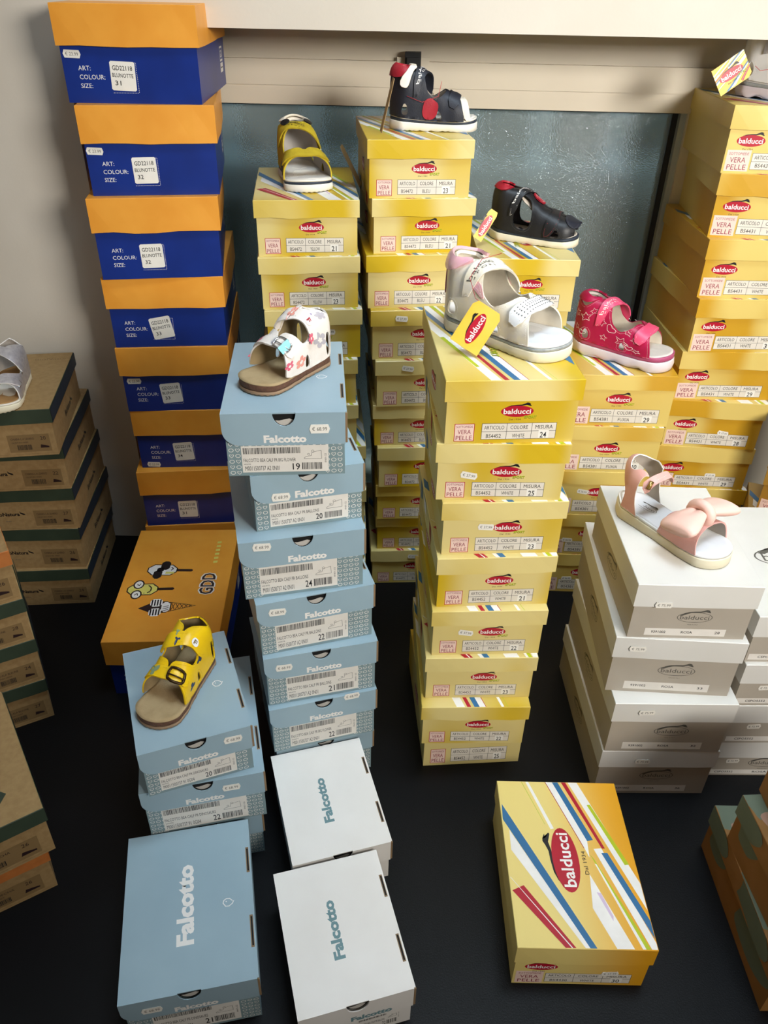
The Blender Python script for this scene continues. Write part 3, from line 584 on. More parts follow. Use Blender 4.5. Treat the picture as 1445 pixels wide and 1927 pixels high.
def grey_box(spec, desc, where, i, n, group, size, art, price, pu=.25, pv=.5, seed=0, lu=(.14, .83), big_top=False):
    W, D, H, h, o = parts(spec); root = newbox(spec, desc, where, i, n, group)
    mb = MB(); body_shell(mb, W, D, H, o, 'grey_board'); f = front(W, D, o, mb); w = W - 2 * o; vh = H - h
    cat_logo(f, w * .53, vh * .66, w * .3, None, outline=True, l=2)
    g = Face(mb, (-W / 2 + o, D / 2 - o, 0), (0, -1, 0), (0, 0, 1)); cat_logo(g, (D - 2 * o) * .5, vh * .55, .06, None, outline=True, l=2)
    mb.build('body', root)
    lb = MB(); f = front(W, D, o, lb); x0, x1 = w * lu[0], w * lu[1]; y0, y1 = vh * .08, vh * .3
    f.rect(x0, y0, x1, y1, 'label_paper', 3); cy = (y0 + y1) / 2
    for t_, u, wd in ((art, .17, .18), ('ROSA', .52, .14), (size, .9, .065)): f.text(t_, x0 + (x1 - x0) * u, cy, .0042, 'ink_black', 5, width=(x1 - x0) * wd, center=True, bold=.012)
    lb.build('size_label', root)
    lb = MB(); lid_shell(lb, W, D, H, h, 'ivory_board', seed=seed, wob=.0004, splay=.0004)
    if big_top:
        tf = Face(lb, (-W / 2, -D / 2, H), (1, 0, 0), (0, 1, 0)); cat_logo(tf, W * .62, D * .5, D * .5, None, outline=True, l=2)
    lb.build('lid', root)
    if price: sticker(root, ((-W / 2, -D / 2 - .0014, H - h), (1, 0, 0), (0, 0, 1)), pu * W, pv * h, price, rnd.uniform(-.06, .06), .024, .0095)
    return root
def kraft_box(spec, desc, where, i, n, group, size, lidc='green_board', brand=True, seed=0, top_logo=False, line='CHIARA-L-A LEARRO', lu=(.5, .94)):
    W, D, H, h, o = parts(spec); root = newbox(spec, desc, where, i, n, group); r = random.Random(seed)
    mb = MB(); body_shell(mb, W, D, H, o, 'kraft_board'); f = front(W, D, o, mb); w = W - 2 * o; vh = H - h
    def foot(g, x, y, s, mn='ink_black', l=2): g.poly([(x - .1 * s, y + .9 * s), (x + .1 * s, y + .5 * s), (x + .9 * s, y + .1 * s), (x + 1.1 * s, y - .25 * s), (x + .6 * s, y - .2 * s), (x - .05 * s, y + .2 * s)][::-1], mn, l)
    if brand:
        f.text('BioNatura', w * .05, vh * .5, .0075, 'ink_black', 2, width=w * .29, bold=.03); foot(f, w * .35, vh * .55, .008); f.text('shoes', w * .16, vh * .3, .003, 'ink_grey', 2)
        g = Face(mb, (W / 2 - o, -D / 2 + o, 0), (0, 1, 0), (0, 0, 1)); g.text('BioNatura', D * .4, vh * .38, .011, 'ink_black', 2, width=D * .22, bold=.03); foot(g, D * .63, vh * .45, .012)
    f.rect(0, vh * .06, w, vh * .068, 'kraft_label', 1)
    mb.build('body', root)
    lb = MB(); f = front(W, D, o, lb); x0, x1 = w * lu[0], w * lu[1]; y0, y1 = vh * .13, vh * .66; lw = x1 - x0; lh = y1 - y0
    f.rect(x0, y0, x1, y1, 'kraft_label', 3); f.text(line, x0 + lw * .08, y0 + lh * .7, lh * .12, 'ink_brown', 5, width=lw * .55); f.text('CALZATURA UNISEX', x0 + lw * .08, y0 + lh * .52, lh * .08, 'ink_brown', 5, width=lw * .4)
    barcode(f, x0 + lw * .2, y0 + lh * .12, x0 + lw * .55, y0 + lh * .42, 'ink_black', 5, r); f.text(size, x0 + lw * .78, y0 + lh * .66, lh * .2, 'ink_brown', 5)
    f.poly([(x0 + lw * a, y0 + lh * b_) for a, b_ in ((.74, .2), (.95, .2), (.95, .28), (.84, .36), (.76, .4))], 'ink_brown', 5)
    lb.build('size_label', root)
    lb = MB(); lid_shell(lb, W, D, H, h, lidc, seed=seed, wob=.0006)
    tf = Face(lb, (-W / 2 + .0008, -D / 2 + .0008, H), (1, 0, 0), (0, 1, 0)); tf.rect(0, 0, W - .0016, D - .0016, 'kraft_board', 1)
    if top_logo:
        tf.poly([(W * a, D * b_) for a, b_ in ((.40, .15), (.55, .145), (.63, .13), (.72, .15), (.78, .2), (.74, .235), (.67, .22), (.6, .19), (.5, .18), (.42, .19))], 'green_board', 2)
    elif brand: tf.text('BioNatura', W * .6, D * .86, .009, 'kraft_label', 2, width=W * .4)
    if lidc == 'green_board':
        g = Face(lb, (W / 2 + .0008, -D / 2, H - h), (0, 1, 0), (0, 0, 1)); g.rect(.0, .001, D, h - .0004, 'lid_side_blue', 1)  # right lid side overlaid in a bluer, slightly darker tone
    lb.build('lid', root)
    return root
def camo_box(spec, desc, where, i, n, group, seed=0):
    W, D, H, h, o = parts(spec); root = newbox(spec, desc, where, i, n, group); r = random.Random(seed)
    def blob(f, cx, cy, a, b_, mn, l, X, Y):
        P = [(cx + a * math.cos(t) * (1 + .2 * math.sin(3 * t + seed)), cy + b_ * math.sin(t) * (1 + .15 * math.cos(2 * t))) for t in [2 * PI * k / 24 for k in range(24)]]
        f.poly([(min(max(x, .0002), X - .0002), min(max(y, .0002), Y - .0002)) for x, y in P], mn, l)
    mb = MB(); body_shell(mb, W, D, H, o, 'camo_kraft'); w, d, vh = W - 2 * o, D - 2 * o, H - h
    g = Face(mb, (-W / 2 + o, D / 2 - o, 0), (0, -1, 0), (0, 0, 1))
    blob(g, d * .16, vh, d * .12, vh * .6, 'camo_green', 1, d, vh); blob(g, d * .72, vh * .9, d * .22, vh * .75, 'camo_green', 1, d, vh)
    f = front(W, D, o, mb); blob(f, w * .4, vh * .8, w * .2, vh * .4, 'camo_green', 1, w, vh)
    mb.build('body', root)
    lb = MB(); lid_shell(lb, W, D, H, h, 'camo_kraft', seed=seed, wob=.0004)
    tf = Face(lb, (-W / 2, -D / 2, H), (1, 0, 0), (0, 1, 0)); blob(tf, W * .25, D * .93, W * .3, D * .13, 'camo_green', 1, W, D); blob(tf, W * .18, D * .8, W * .13, D * .1, 'camo_pink', 2, W, D)
    blob(tf, W * .1, D * .4, W * .2, D * .2, 'camo_green', 1, W, D); blob(tf, W * .7, D * .5, W * .2, D * .12, 'camo_pink', 2, W, D)
    g = Face(lb, (-W / 2 - .0006, D / 2, H - h), (0, -1, 0), (0, 0, 1)); blob(g, D * .1, h * .5, D * .16, h * .8, 'camo_green', 1, D, h); blob(g, D * .65, h * .5, D * .2, h * .9, 'camo_green', 1, D, h)
    lb.build('lid', root)
    return root

DY = 'yellow striped shoe box'
def col(key): return list(enumerate(BOX[key])), len(BOX[key])
L_, N_ = col('A')
pr = {0: (.08, .86), 1: (.07, .86), 4: (.1, .83), 5: (.12, .1)}; sz = ['31', '32', '32', '33', '33', '34', '31', '33']; tl = [-.04, .02, .02, .17, .08, .06, .0, 0]
for i, s in L_: orange_box(s, 'blue shoe box with orange lid', 'by the left wall', i, N_, 'blue boxes with orange lids', sz[i], tl[i], pr.get(i), seed=i)
orange_box(BOX['J'][0], 'low blue shoe box whose orange lid shows ice-cream drawings', '', 0, 1, 'blue boxes with orange lids', '33', top_art=True, seed=30)
L_, N_ = col('B')
for i, s in L_: yellow_box(s, DY, 'under the yellow-and-black sandal', i, N_, 'yellow shoe boxes', ['21', '23', '24', '22', '25', '22', '23', '21', '24'][i], 'YELLOW', 'BS4472', price=('body', .66, .78, '27.99') if i == 2 else None, seed=40 + i)
L_, N_ = col('C')
for i, s in L_: yellow_box(s, DY, 'under the navy and red sandal', i, N_, 'yellow shoe boxes', ['23', '21', '22', '24', '22', '25', '23', '24', '22', '21'][i], 'BLEU', 'BS4472', rot=i in (0, 2), price=('lid', (.33, .36, 0, 0, 0, 0, .55)[i - 3], .5, '27.99') if i in (3, 4, 9) else None, seed=60 + i)
L_, N_ = col('D')
for i, s in L_: yellow_box(s, DY, 'under the black closed-toe sandal', i, N_, 'yellow shoe boxes', ['22', '23', '21', '24', '22', '25', '23', '21'][i], 'BLEU', 'BS4473', rot=i == 0, seed=80 + i)
L_, N_ = col('E')
for i, s in L_: yellow_box(s, DY, 'under the white and pink sandal', i, N_, 'yellow shoe boxes', ['24', '25', '23', '21', '22', '23', '22', '25'][i], 'WHITE', 'BS4452', rot=i in (0, 4, 6), price={1: ('body', .25, .64, '37.99'), 2: ('body', .36, .76, '37.99'), 4: ('body', .3, .72, '37.99')}.get(i), nolid=i == 7, seed=100 + i)
L_, N_ = col('F')
for i, s in L_: yellow_box(s, 'golden shoe box', 'under the fuchsia star-print sandal', i, N_, 'golden shoe boxes', ['29', '30', '28', '31', '27'][i], 'FUXIA', 'BS4381', rot=i == 0, price={2: ('body', .33, .75, '36.99'), 3: ('body', .26, .5, '36.99'), 4: ('body', .33, .5, '36.99')}.get(i), board='golden_board', style='F', logo_u=.49, seed=120 + i)
L_, N_ = col('G')
for i, s in L_: yellow_box(s, 'golden shoe box', 'beside the window at right', i, N_, 'golden shoe boxes', ['27', '30', '28', '31', '29', '28', '29', '30', '26'][i], 'WHITE', 'BS4431', price={3: ('body', .8, .78, '37.99'), 5: ('body', .62, .5, '37.99'), 6: ('body', .62, .5, '37.99')}.get(i), board='golden_board', style='G', sub=None, logo_u=.2, seed=140 + i)
L_, N_ = col('H')
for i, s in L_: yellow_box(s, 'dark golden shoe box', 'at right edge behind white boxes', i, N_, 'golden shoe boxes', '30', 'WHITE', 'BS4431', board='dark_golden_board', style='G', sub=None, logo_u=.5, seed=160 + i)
yellow_box(BOX['N'][0], 'single yellow shoe box with bold diagonal stripes lying on the black table', '', 0, 1, 'golden shoe boxes', '30', 'WHITE', 'BS4430', price=('body', .73, .5, '37.99'), board='sunrise_board', style='G', sub=None, logo_u=.2, seed=180)
L_, N_ = col('K')
for i, s in L_: grey_box(s, 'grey shoe box with white lid', 'under the pink bow sandal', i, N_, 'grey boxes with white lids', ['28', '33', '32', '36'][i], '9391002', '75.99', [.24, .18, .27, .36][i], [.12, .5, .55, .4][i], seed=i)
L_, N_ = col('L')
for i, s in L_: grey_box(s, 'grey shoe box with white lid', 'behind pink bow sandal stack', i, N_, 'grey boxes with white lids', '29', 'CSPO5552', None, seed=10 + i, lu=(.02, .98), big_top=i == 0)
for i, r_ in enumerate([c for c in COL.objects if c.get('label', '').find('behind pink bow') > 0]):
    W, D, H, h, o = parts(BOX['L'][i]); sticker(r_, ((-W / 2 + o, -D / 2 + o, 0), (1, 0, 0), (0, 0, 1)), .22 * W, .75 * (H - h), '72.99', .05)
FL = 'FALCOTTO BEA CALF PR BIG FLOWER'; DN = 'FALCOTTO BEA CALF PR DINOSAURS'
L_, N_ = col('Q')
qs = [('19', FL, .5, (.78, .5), (.12, .86)), ('20', None, .55, (.25, .18), (.13, .87)), ('24', None, .53, (.18, .78), (.13, .78)), ('22', None, .55, (.17, .58), (.13, .78)), ('21', None, .52, (.17, .5), (.17, .84)), ('22', FL, .52, (.76, .93), (.16, .82)), ('23', None, .52, None, (.16, .8))]
for i, s in L_:
    z_, ln, fu, p_, lx = qs[i]; blue_box(s, 'light blue shoe box', 'under the floral sandal', i, N_, 'light blue shoe boxes', z_, ln or 'FALCOTTO BEA CALF PR BALLONS', fu=fu, price=p_, lx=lx, seed=200 + i)
L_, N_ = col('R')
for i, s in L_: blue_box(s, 'light blue shoe box', 'under the yellow buckle sandal', i, N_, 'light blue shoe boxes', ['20', '22', '23'][i], DN, 'M0011500737 91 0G04', fu=.5, price=[(.82, .62), (.72, .55), None][i], lx=(.12, .84), seed=220 + i)
blue_box(BOX['S'][0], 'large light blue shoe box lying alone at the front left of the table', '', 0, 1, 'light blue shoe boxes', '21', DN, 'M0011500737 91 0G04', fu=.53, price=(.22, .45), lx=(.18, .84), top_text=(.47, .5, .105, .019), seed=230)
blue_box(BOX['T'][0], 'front white shoe box with grey-blue lettering, nearest the camera', '', 0, 1, 'white shoe boxes', '22', fu=.62, lx=(.5, .9), white=True, top_text=(.44, .5, .075, .0125), seed=231)
blue_box(BOX['X'][0], 'rear white shoe box with grey-blue lettering, behind the nearest white one', '', 0, 1, 'white shoe boxes', '24', fu=.62, lx=(.5, .9), white=True, top_text=(.45, .48, .075, .0125), seed=232)
L_, N_ = col('U')
for i, s in L_: kraft_box(s, 'kraft shoe box with dark green lid', 'under the silver sandal', i, N_, 'kraft shoe boxes', ['20', '22', '27', '26', '24'][i], seed=240 + i)
L_, N_ = col('V')
for i, s in L_: kraft_box(s, 'kraft shoe box', 'at left edge, middle height', i, N_, 'kraft shoe boxes', ['26', '28', '24', '27'][i], 'rust_board' if i == 0 else 'green_board', seed=250 + i, line='FIORE-ALA BLEUNE')
L_, N_ = col('W')
for i, s in L_: kraft_box(s, 'kraft shoe box with ' + ('dark green' if i == 0 else 'orange') + ' lid', 'at the lower left corner', i, N_, 'kraft shoe boxes', '26', 'green_board' if i == 0 else 'rust_board', brand=False, seed=260 + i, top_logo=i == 0, line='AULA-A BIOFCHA', lu=(.3, .9))
L_, N_ = col('M')
for i, s in L_: camo_box(s, 'brown shoe box with grey-green blotches', 'at lower right edge', i, N_, 'blotched brown shoe boxes', seed=270 + i)

# ------------------------------------------------------------------ sandals
mat('leather_white', 'EFE9E2', 0.42, 'E7DFD6', 60, bump=.15, bscale=500); mat('leather_yellow', 'F2C90C', 0.38, 'EDC108', 60, bump=.12, bscale=500)
mat('suede_mustard', 'C0A81E', 0.8, 'B39B18', 90, bump=.3, bscale=600); mat('leather_navy', '1A1E2B', 0.5, '161A26', 60, bump=.15, bscale=500)
mat('leather_black', '17181C', 0.48, '121317', 60, bump=.15, bscale=500); mat('leather_red', 'A9182C', 0.5, '9C1427', 60, bump=.2, bscale=600)
mat('fuchsia', 'B30E4A', 0.42, 'A80B43', 50, bump=.1, bscale=500); mat('coral_pink', 'E8557C', 0.42, 'E24E75', 50); mat('rose_rim', 'B5527A', 0.45)
mat('powder_pink', 'E3B0A8', 0.42, 'DDA79F', 50, bump=.1, bscale=500); mat('bow_satin', 'F8CFC2', 0.5, 'F5C8BA', 30); mat('pearl_pink', 'E2A9B9', 0.25, 'EBB9B4', 40, coat=.5)
mat('pearl_white', 'E4DED2', 0.3, 'EFE7CF', 70, coat=.3, bump=.15, bscale=500); mat('patent_white', 'F3F4F5', 0.22, 'EEF0F2', 30, coat=.4)
mat('silver_foil', 'D2D0D4', 0.3, 'BDBAC2', 160, metal=.55, bump=.4, bscale=700)
mat('lining_beige', '9A8763', 0.8, '8E7B58', 60); mat('lining_cream', 'EFE6D3', 0.75, 'E6DCC8', 60, bump=.2, bscale=900); mat('lining_grey', 'B9B0A6', 0.75)
mat('insole_suede', 'B29B74', 0.9, 'A28B64', 45, bump=.3, bscale=500); mat('insole_white', 'E9EAEC', 0.5, 'E2E3E6', 30); mat('insole_tan', 'B98E58', .8, 'A87E4B', 45); mat('insole_cream', 'DCD6CC', 0.6)
mat('cork', '6B4A38', 0.85, '5A3D2E', 220, bump=.5, bscale=500); mat('rubber_tan', '9A7E62', 0.7, '8E7359', 40); mat('rubber_white', 'F1ECDF', 0.55, 'ECE6D8', 30)
mat('rubber_ivory', 'EDE6CC', 0.5, 'E8E0C5', 20); mat('rubber_navy', '2A3442', 0.6); mat('rubber_grey', '8F9496', 0.4, 'A3A8A8', 200); mat('rubber_pearl', 'E6DCE0', 0.3, 'DCD2D8', 30, coat=.4)
mat('chrome', 'D8DADC', 0.18, metal=1.0); mat('bronze', '4A3620', 0.3, metal=.8); mat('gold', 'BFA264', 0.3, metal=.9); mat('thread_white', 'F2EEE8', .7); mat('thread_ochre', 'C79A10', .7)
mat('cord_red', 'B8303A', .6); mat('cord_clear', 'E3D9C9', .4); mat('tag_yellow', 'F2CE5A', .4, 'EDBF3C', 20); mat('dino_green', '8CA07A', .5); mat('dino_blue', '2B3A62', .5)
mat('petal_coral', 'E99C8D', .45); mat('petal_rose', 'D7647A', .45); mat('petal_grey', 'B9B4BC', .45); mat('petal_lilac', '8E7FA6', .45); mat('paper_stuffing', 'D9CDBE', .8, 'CFC2B3', 30)
mat('sticker_aqua', '9ADBE0', .35)

def smooth_poly(P, it=2, closed=True):
    for _ in range(it):
        Q = []; n = len(P)
        for i in range(n if closed else n - 1):
            a, b = P[i], P[(i + 1) % n]
            Q += [(a[0] * .75 + b[0] * .25, a[1] * .75 + b[1] * .25), (a[0] * .25 + b[0] * .75, a[1] * .25 + b[1] * .75)]
        P = Q if closed else [P[0]] + Q + [P[-1]]
    return P
def pip(P, x, y):
    c = False; n = len(P)
    for i in range(n):
        a, b = P[i], P[(i + 1) % n]
        if (a[1] > y) != (b[1] > y) and x < (b[0] - a[0]) * (y - a[1]) / (b[1] - a[1]) + a[0]: c = not c
    return c
def tab(T, x):
    for (a, p), (b, q) in zip(T, T[1:]):
        if x <= b:
            k = max(0, (x - a) / (b - a)); k = k * k * (3 - 2 * k); return p + (q - p) * k
    return T[-1][1]
WL = [(0, .5), (.15, .76), (.3, .79), (.45, .82), (.6, .90), (.74, .98), (.84, .97), (1, .9)]
WM = [(0, .5), (.15, .76), (.3, .75), (.45, .74), (.6, .82), (.74, .94), (.84, .98), (1, .9)]
class Last:
    """a foot-shaped surface: straps and panels are laid on it"""
    def __init__(s, L, hw, H, ts=.012, lift=.006, spring=.004, lat=1, m=3.2):
        s.L, s.hw, s.H, s.ts, s.lift, s.spring, s.lat, s.m = L, hw, H, ts, lift, spring, lat, m
    def half(s, u, side):
        t = tab(WL if side * s.lat > 0 else WM, u)
        if u < .15: t *= math.sqrt(max(0, 1 - ((.15 - u) / .15) ** 2))
        if u > .84: t *= math.sqrt(max(0, 1 - ((u - .84) / .16) ** 2))
        return t * s.hw
    def zf(s, u): return s.ts + s.lift * max(0, 1 - u / .55) ** 1.3 + s.spring * max(0, (u - .72) / .28) ** 2
    def u_of(s, k): k = abs(k); return 2.5 * k * k if k < .2 else .1 + (k - .2) * 1.125
    def s_of(s, u): return math.sqrt(u / 2.5) if u < .1 else .2 + (u - .1) / 1.125
    def P(s, k, t, off=0.0, raw=False):
        k = max(-1, min(1, k)); t = max(0.0, min(1.0, t)); u = s.u_of(k); side = 1 if k >= 0 else -1
        y = side * s.half(u, side) * .95; x = (.5 + (u - .5) * .975) * s.L; xc = (max(u, .2)) * s.L
        hl = 1 - min(1, max(0, (u - .12) / .2)); ph = t * (1 - .22 * hl) * PI / 2; mm = s.m + 2.6 * hl
        c_, s_ = max(0, math.cos(ph)), math.sin(ph); rr = (c_ ** mm + s_ ** mm) ** (-1 / mm); hx, vz = rr * c_, rr * s_
        z = s.zf(u) - .0015 + tab(s.H, u) * s.L * vz
        p = Vector((xc + (x - xc) * hx, y * hx, z))
        if off and not raw:
            e = 1e-3; d1 = s.P(k + e if k < .99 else k, t, 0, True) - s.P(k - e, t, 0, True); t0 = min(t, .985)
            d2 = s.P(k, t0 + e, 0, True) - s.P(k, t0 - e if t0 > e else t0, 0, True)
            n = d1.cross(d2)
            c = Vector((xc, 0, s.zf(u))); 
            if n.length < 1e-12: n = p - c
            n.normalize()
            if n.dot(p - c) < 0: n = -n
            p = p + n * off
        return p
    def UV(s, u, v, off=0.0): return s.P((1 if v >= 0 else -1) * s.s_of(u), 1 - abs(v), off)
class Shoe:
    def __init__(s, label, loc, ang, z, last, group=None):
        s.root = thing('sandal', label, 'sandal', (loc[0], loc[1], z), math.radians(ang), 'display sandals')
        s.l = last
    def map(s, dom): return s.l.P if dom == 'st' else s.l.UV
    def panel(s, mb, poly, mname, dom='st', holes=(), off=.0006, th=.0016, it=2, lining=None, edge=None, stitch=None, er=.0007, grid=(.035, .05)):
        P = smooth_poly(poly, it) if it else poly; Hs = [smooth_poly(h, 2) for h in holes]
        pts = []; ed = []
        for R in [P] + Hs:
            # resample so that no boundary segment is long
            Q = []
            for i in range(len(R)):
                a, b = R[i], R[(i + 1) % len(R)]; d = math.hypot(b[0] - a[0], b[1] - a[1]); n = max(1, int(d / .04))
                Q += [(a[0] + (b[0] - a[0]) * j / n, a[1] + (b[1] - a[1]) * j / n) for j in range(n)]
            b0 = len(pts); pts += Q; ed += [(b0 + i, b0 + (i + 1) % len(Q)) for i in range(len(Q))]
        xs = [p[0] for p in P]; ys = [p[1] for p in P]; x = min(xs)
        while x < max(xs):
            y = min(ys)
            while y < max(ys):
                if pip(P, x, y) and not any(pip(h, x, y) for h in Hs): pts.append((x + 1e-4, y + 1.3e-4))
                y += grid[1]
            x += grid[0]
        r = delaunay_2d_cdt([Vector(p) for p in pts], ed, [], 1, 1e-5); V = r[0]
        fs = []
        for f in r[2]:
            cx = sum(V[i].x for i in f) / 3; cy = sum(V[i].y for i in f) / 3
            if pip(P, cx, cy) and not any(pip(h, cx, cy) for h in Hs): fs.append(tuple(f))
        M = s.map(dom); top = [M(v.x, v.y, off + th) for v in V]; bot = [M(v.x, v.y, off) for v in V]; k = len(V)
        # orient outward
        if fs:
            a, b, c = (top[i] for i in fs[0]); ctr = Vector((s.l.L * .5, 0, s.l.ts))
            flip = (b - a).cross(c - a).dot(a - bot[fs[0][0]]) < 0
            if flip: fs = [f[::-1] for f in fs]
        E = set((f[i], f[(i + 1) % 3]) for f in fs for i in range(3))
        mb.add(top, fs, mname, True); mb.add(bot, [f[::-1] for f in fs], lining or mname, True)
        sd = [(b, a) for a, b in E if (b, a) not in E]
        b0 = [top[i] for i in range(k)] + bot
        mb.add(b0, [(a, b, b + k, a + k) for b, a in [(q, p_) for p_, q in sd]], edge or mname, False)
        if edge:
            for R in [P] + Hs: s.path(mb, R, edge, dom, er, off + th * .6, closed=True)
        if stitch:
            for R in [P] + Hs:
                n = len(R); cx = sum(p[0] for p in R) / n; cy = sum(p[1] for p in R) / n
                ins = []
                for i in range(n):
                    a, b = R[i - 1], R[(i + 1) % n]; dx, dy = b[0] - a[0], b[1] - a[1]; d = math.hypot(dx, dy) or 1
                    nx, ny = -dy / d * .018, dx / d * .018
                    q = (R[i][0] + nx, R[i][1] + ny * 1.4)
                    if pip(P, *q) == (R is P or False) and (R is P) or (R is not P and not pip(R, *q)): ins.append(q)
                    else: ins.append((R[i][0] - nx, R[i][1] - ny * 1.4))
                s.dashes(mb, ins, stitch, dom, off + th)
    def path(s, mb, pts, mname, dom='st', r=.0004, off=.002, closed=False, sub=.03):
        Q = []; n = len(pts); M = s.map(dom)
        for i in range(n if closed else n - 1):
            a, b = pts[i], pts[(i + 1) % n]; m = max(1, int(math.hypot(b[0] - a[0], b[1] - a[1]) / sub))
            Q += [M(a[0] + (b[0] - a[0]) * j / m, a[1] + (b[1] - a[1]) * j / m, off) for j in range(m)]
        if not closed: Q.append(M(pts[-1][0], pts[-1][1], off))
        mb.tube(Q, r, mname, closed, 5)
    def dashes(s, mb, pts, mname, dom, off, step=.0021, ln=.0012, r=.00022):
        M = s.map(dom); W = [M(p[0], p[1], off) for p in pts]; n = len(W); pos = 0; nxt = 0
        for i in range(n):
            a, b = W[i], W[(i + 1) % n]; d = (b - a).length
            if d > .03 or d < 1e-7: continue
            while nxt < pos + d:
                p = a + (b - a) * ((nxt - pos) / d); q = p + (b - a).normalized() * ln
                mb.tube([p, q], r, mname, False, 4); nxt += step
            pos += d
    def text(s, mb, t, u, v, hu, hv, mname, off, dom='uv', flip=1, bold=.02, sl=0):
        """text across the strap: reading direction along -v*flip, height along -u"""
        vs, fs, wd = glyphs(t, bold); M = s.map(dom)
        mb.add([M(u - (b - .35) * hu / .7 * flip + sl * (v + (a / wd - .5) * hv), v + (a / wd - .5) * hv * flip, off) for a, b in vs], fs, mname)
    def star(s, mb, k, t, r_, ang, mname, off=.0022, w=.00035):
        ar = 1.35
        P = [(k + r_ * (1 if i % 2 == 0 else .45) * math.cos(ang + i * PI / 5), t + ar * r_ * (1 if i % 2 == 0 else .45) * math.sin(ang + i * PI / 5)) for i in range(10)]
        s.path(mb, P, mname, 'st', w, off, True, .02)
    def heart(s, mb, k, t, r_, ang, mname, off=.0022):
        P = smooth_poly([(k + r_ * (x * math.cos(ang) - y * math.sin(ang)), t + 1.35 * r_ * (x * math.sin(ang) + y * math.cos(ang))) for x, y in [(a * 2, b * 2) for a, b in HEART]], 1)
        s.path(mb, P, mname, 'st', .0004, off, True, .02)
    def blob(s, mb, k, t, r_, n, mname, dom='st', off=.0023, depth=.3, ang=0, ar=1.3):
        R_ = (lambda a: .6 + .5 * abs(math.cos(n * a / 2)) ** .7) if n == 5 else (lambda a: 1 + depth * math.cos(n * a))
        P = [(k + r_ * R_(a) * math.cos(a + ang), t + ar * r_ * R_(a) * math.sin(a + ang)) for a in [2 * PI * i / 40 for i in range(40)]]
        M = s.map(dom); c = M(k, t, off); vs = [c] + [M(p[0], p[1], off) for p in P]
        mb.add(vs, [(0, i + 1, (i + 1) % 40 + 1) for i in range(40)], mname, True)
    def sole(s, layers, insole, dish=.0015, wave=None, wavecol=None, rim=None, inset_top=.004, size_text=None, logo=False, N=96):
        """layers: (z_frac_bottom, z_frac_top, inset, material) from the ground to the footbed edge"""
        l = s.l; mb = MB(); uu = []
        us = [((1 - math.cos(2 * PI * i / N)) / 2, 1 if i <= N // 2 else -1) for i in range(N)]
        def ring(ins, zf, wob=0):
            out = []
            for i, (u, side) in enumerate(us):
                y = side * l.half(u, side); x = u * l.L
                cx, cy = l.L * .5, 0; sc = 1 - ins / l.hw; sx = 1 - 2 * ins / l.L
                z = l.zf(u) * zf
                out.append((cx + (x - cx) * sx, y * sc, z + (wob(i, u) if wob else 0)))
            return out
        for a, b, ins, mn in layers:
            w1 = (lambda i, u: (.0012 if i % 2 else 0)) if (a <= 0 and wave == 'tread') else ((lambda i, u: (.0022 * (1 + math.sin(i * .9)) if u < .8 else 0)) if (a <= 0 and wave == 'chunky') else 0)
            base = l.spring * 0
            R = [ring(ins + .0012, a, w1), ring(ins, a + (b - a) * .12, w1), ring(ins - (.0015 if wave == 'chunky' and a <= 0 else 0), a + (b - a) * .5, 0), ring(ins, b - (b - a) * .12), ring(ins + .0006, b)]
            vs = [p for q in R for p in q]; fs = []
            for q in range(4):
                for i in range(N): fs.append((q * N + i, q * N + (i + 1) % N, (q + 1) * N + (i + 1) % N, (q + 1) * N + i))
            fs.append(tuple(range(N))[::-1]); fs.append(tuple(4 * N + i for i in range(N)))
            mb.add(vs, fs, mn, True)
            mb.sm[-1] = False; mb.sm[-2] = False
        if rim: mb.tube(ring(layers[-1][2] + .0008, 1.0), .0011, rim, True, 5)
        mb.build('sole', s.root)
        mb = MB(); Rs = [ring(inset_top, 1.0), ring(inset_top + .0004, 1.06)] + [ring(inset_top + (l.hw - inset_top) * f, 1.06, lambda i, u, f=f: -dish * math.sin(f * PI / 2) * (1.6 if u < .3 else 1)) for f in (.15, .35, .6, .85, .98)]
        vs = [p for q in Rs for p in q]; fs = []
        for q in range(len(Rs) - 1):
            for i in range(N): fs.append((q * N + i, q * N + (i + 1) % N, (q + 1) * N + (i + 1) % N, (q + 1) * N + i))
        b0 = (len(Rs) - 1) * N; fs.append(tuple(b0 + i for i in range(N)))
        mb.add(vs, fs, insole, True)
        if logo:
            f = Face(mb, (l.L * .18, -l.hw * .4, l.zf(.25) * 1.06 + .0006), (math.cos(.25), math.sin(.25) * 0, -.05), (0, 1, 0)); cat_logo(f, l.L * .08, l.hw * .4, l.L * .2, None, outline=True, l=2)
            for k in range(24): p = (l.L * (.5 + .02 * (k % 6)), l.hw * (-.25 + .13 * (k // 6)), l.zf(.5) * 1.06 + .0002); mb.tube([p, (p[0] + .0006, p[1], p[2] + .0001)], .0004, 'ink_grey', False, 5)
        if size_text:
            f = Face(mb, (l.L * .12, 0, l.zf(.15) * 1.06 + .0002), (0, -1, 0), (1, 0, 0)); f.text(size_text, 0, 0, .006, 'ink_brown', 2, center=True)
        mb.build('insole', s.root)
    def buckle(s, u, v, su, sv, mname, thick=.0012, rad=.0014, name='buckle', off=.004):
        mb = MB(); P = smooth_poly([(u - su, v - sv), (u + su, v - sv), (u + su, v + sv), (u - su, v + sv)], 2)
        s.path(mb, P, mname, 'uv', rad, off, True, .03); s.path(mb, [(u, v - sv), (u, v + sv)], mname, 'uv', rad * .6, off + .0006)
        mb.build(name, s.root)
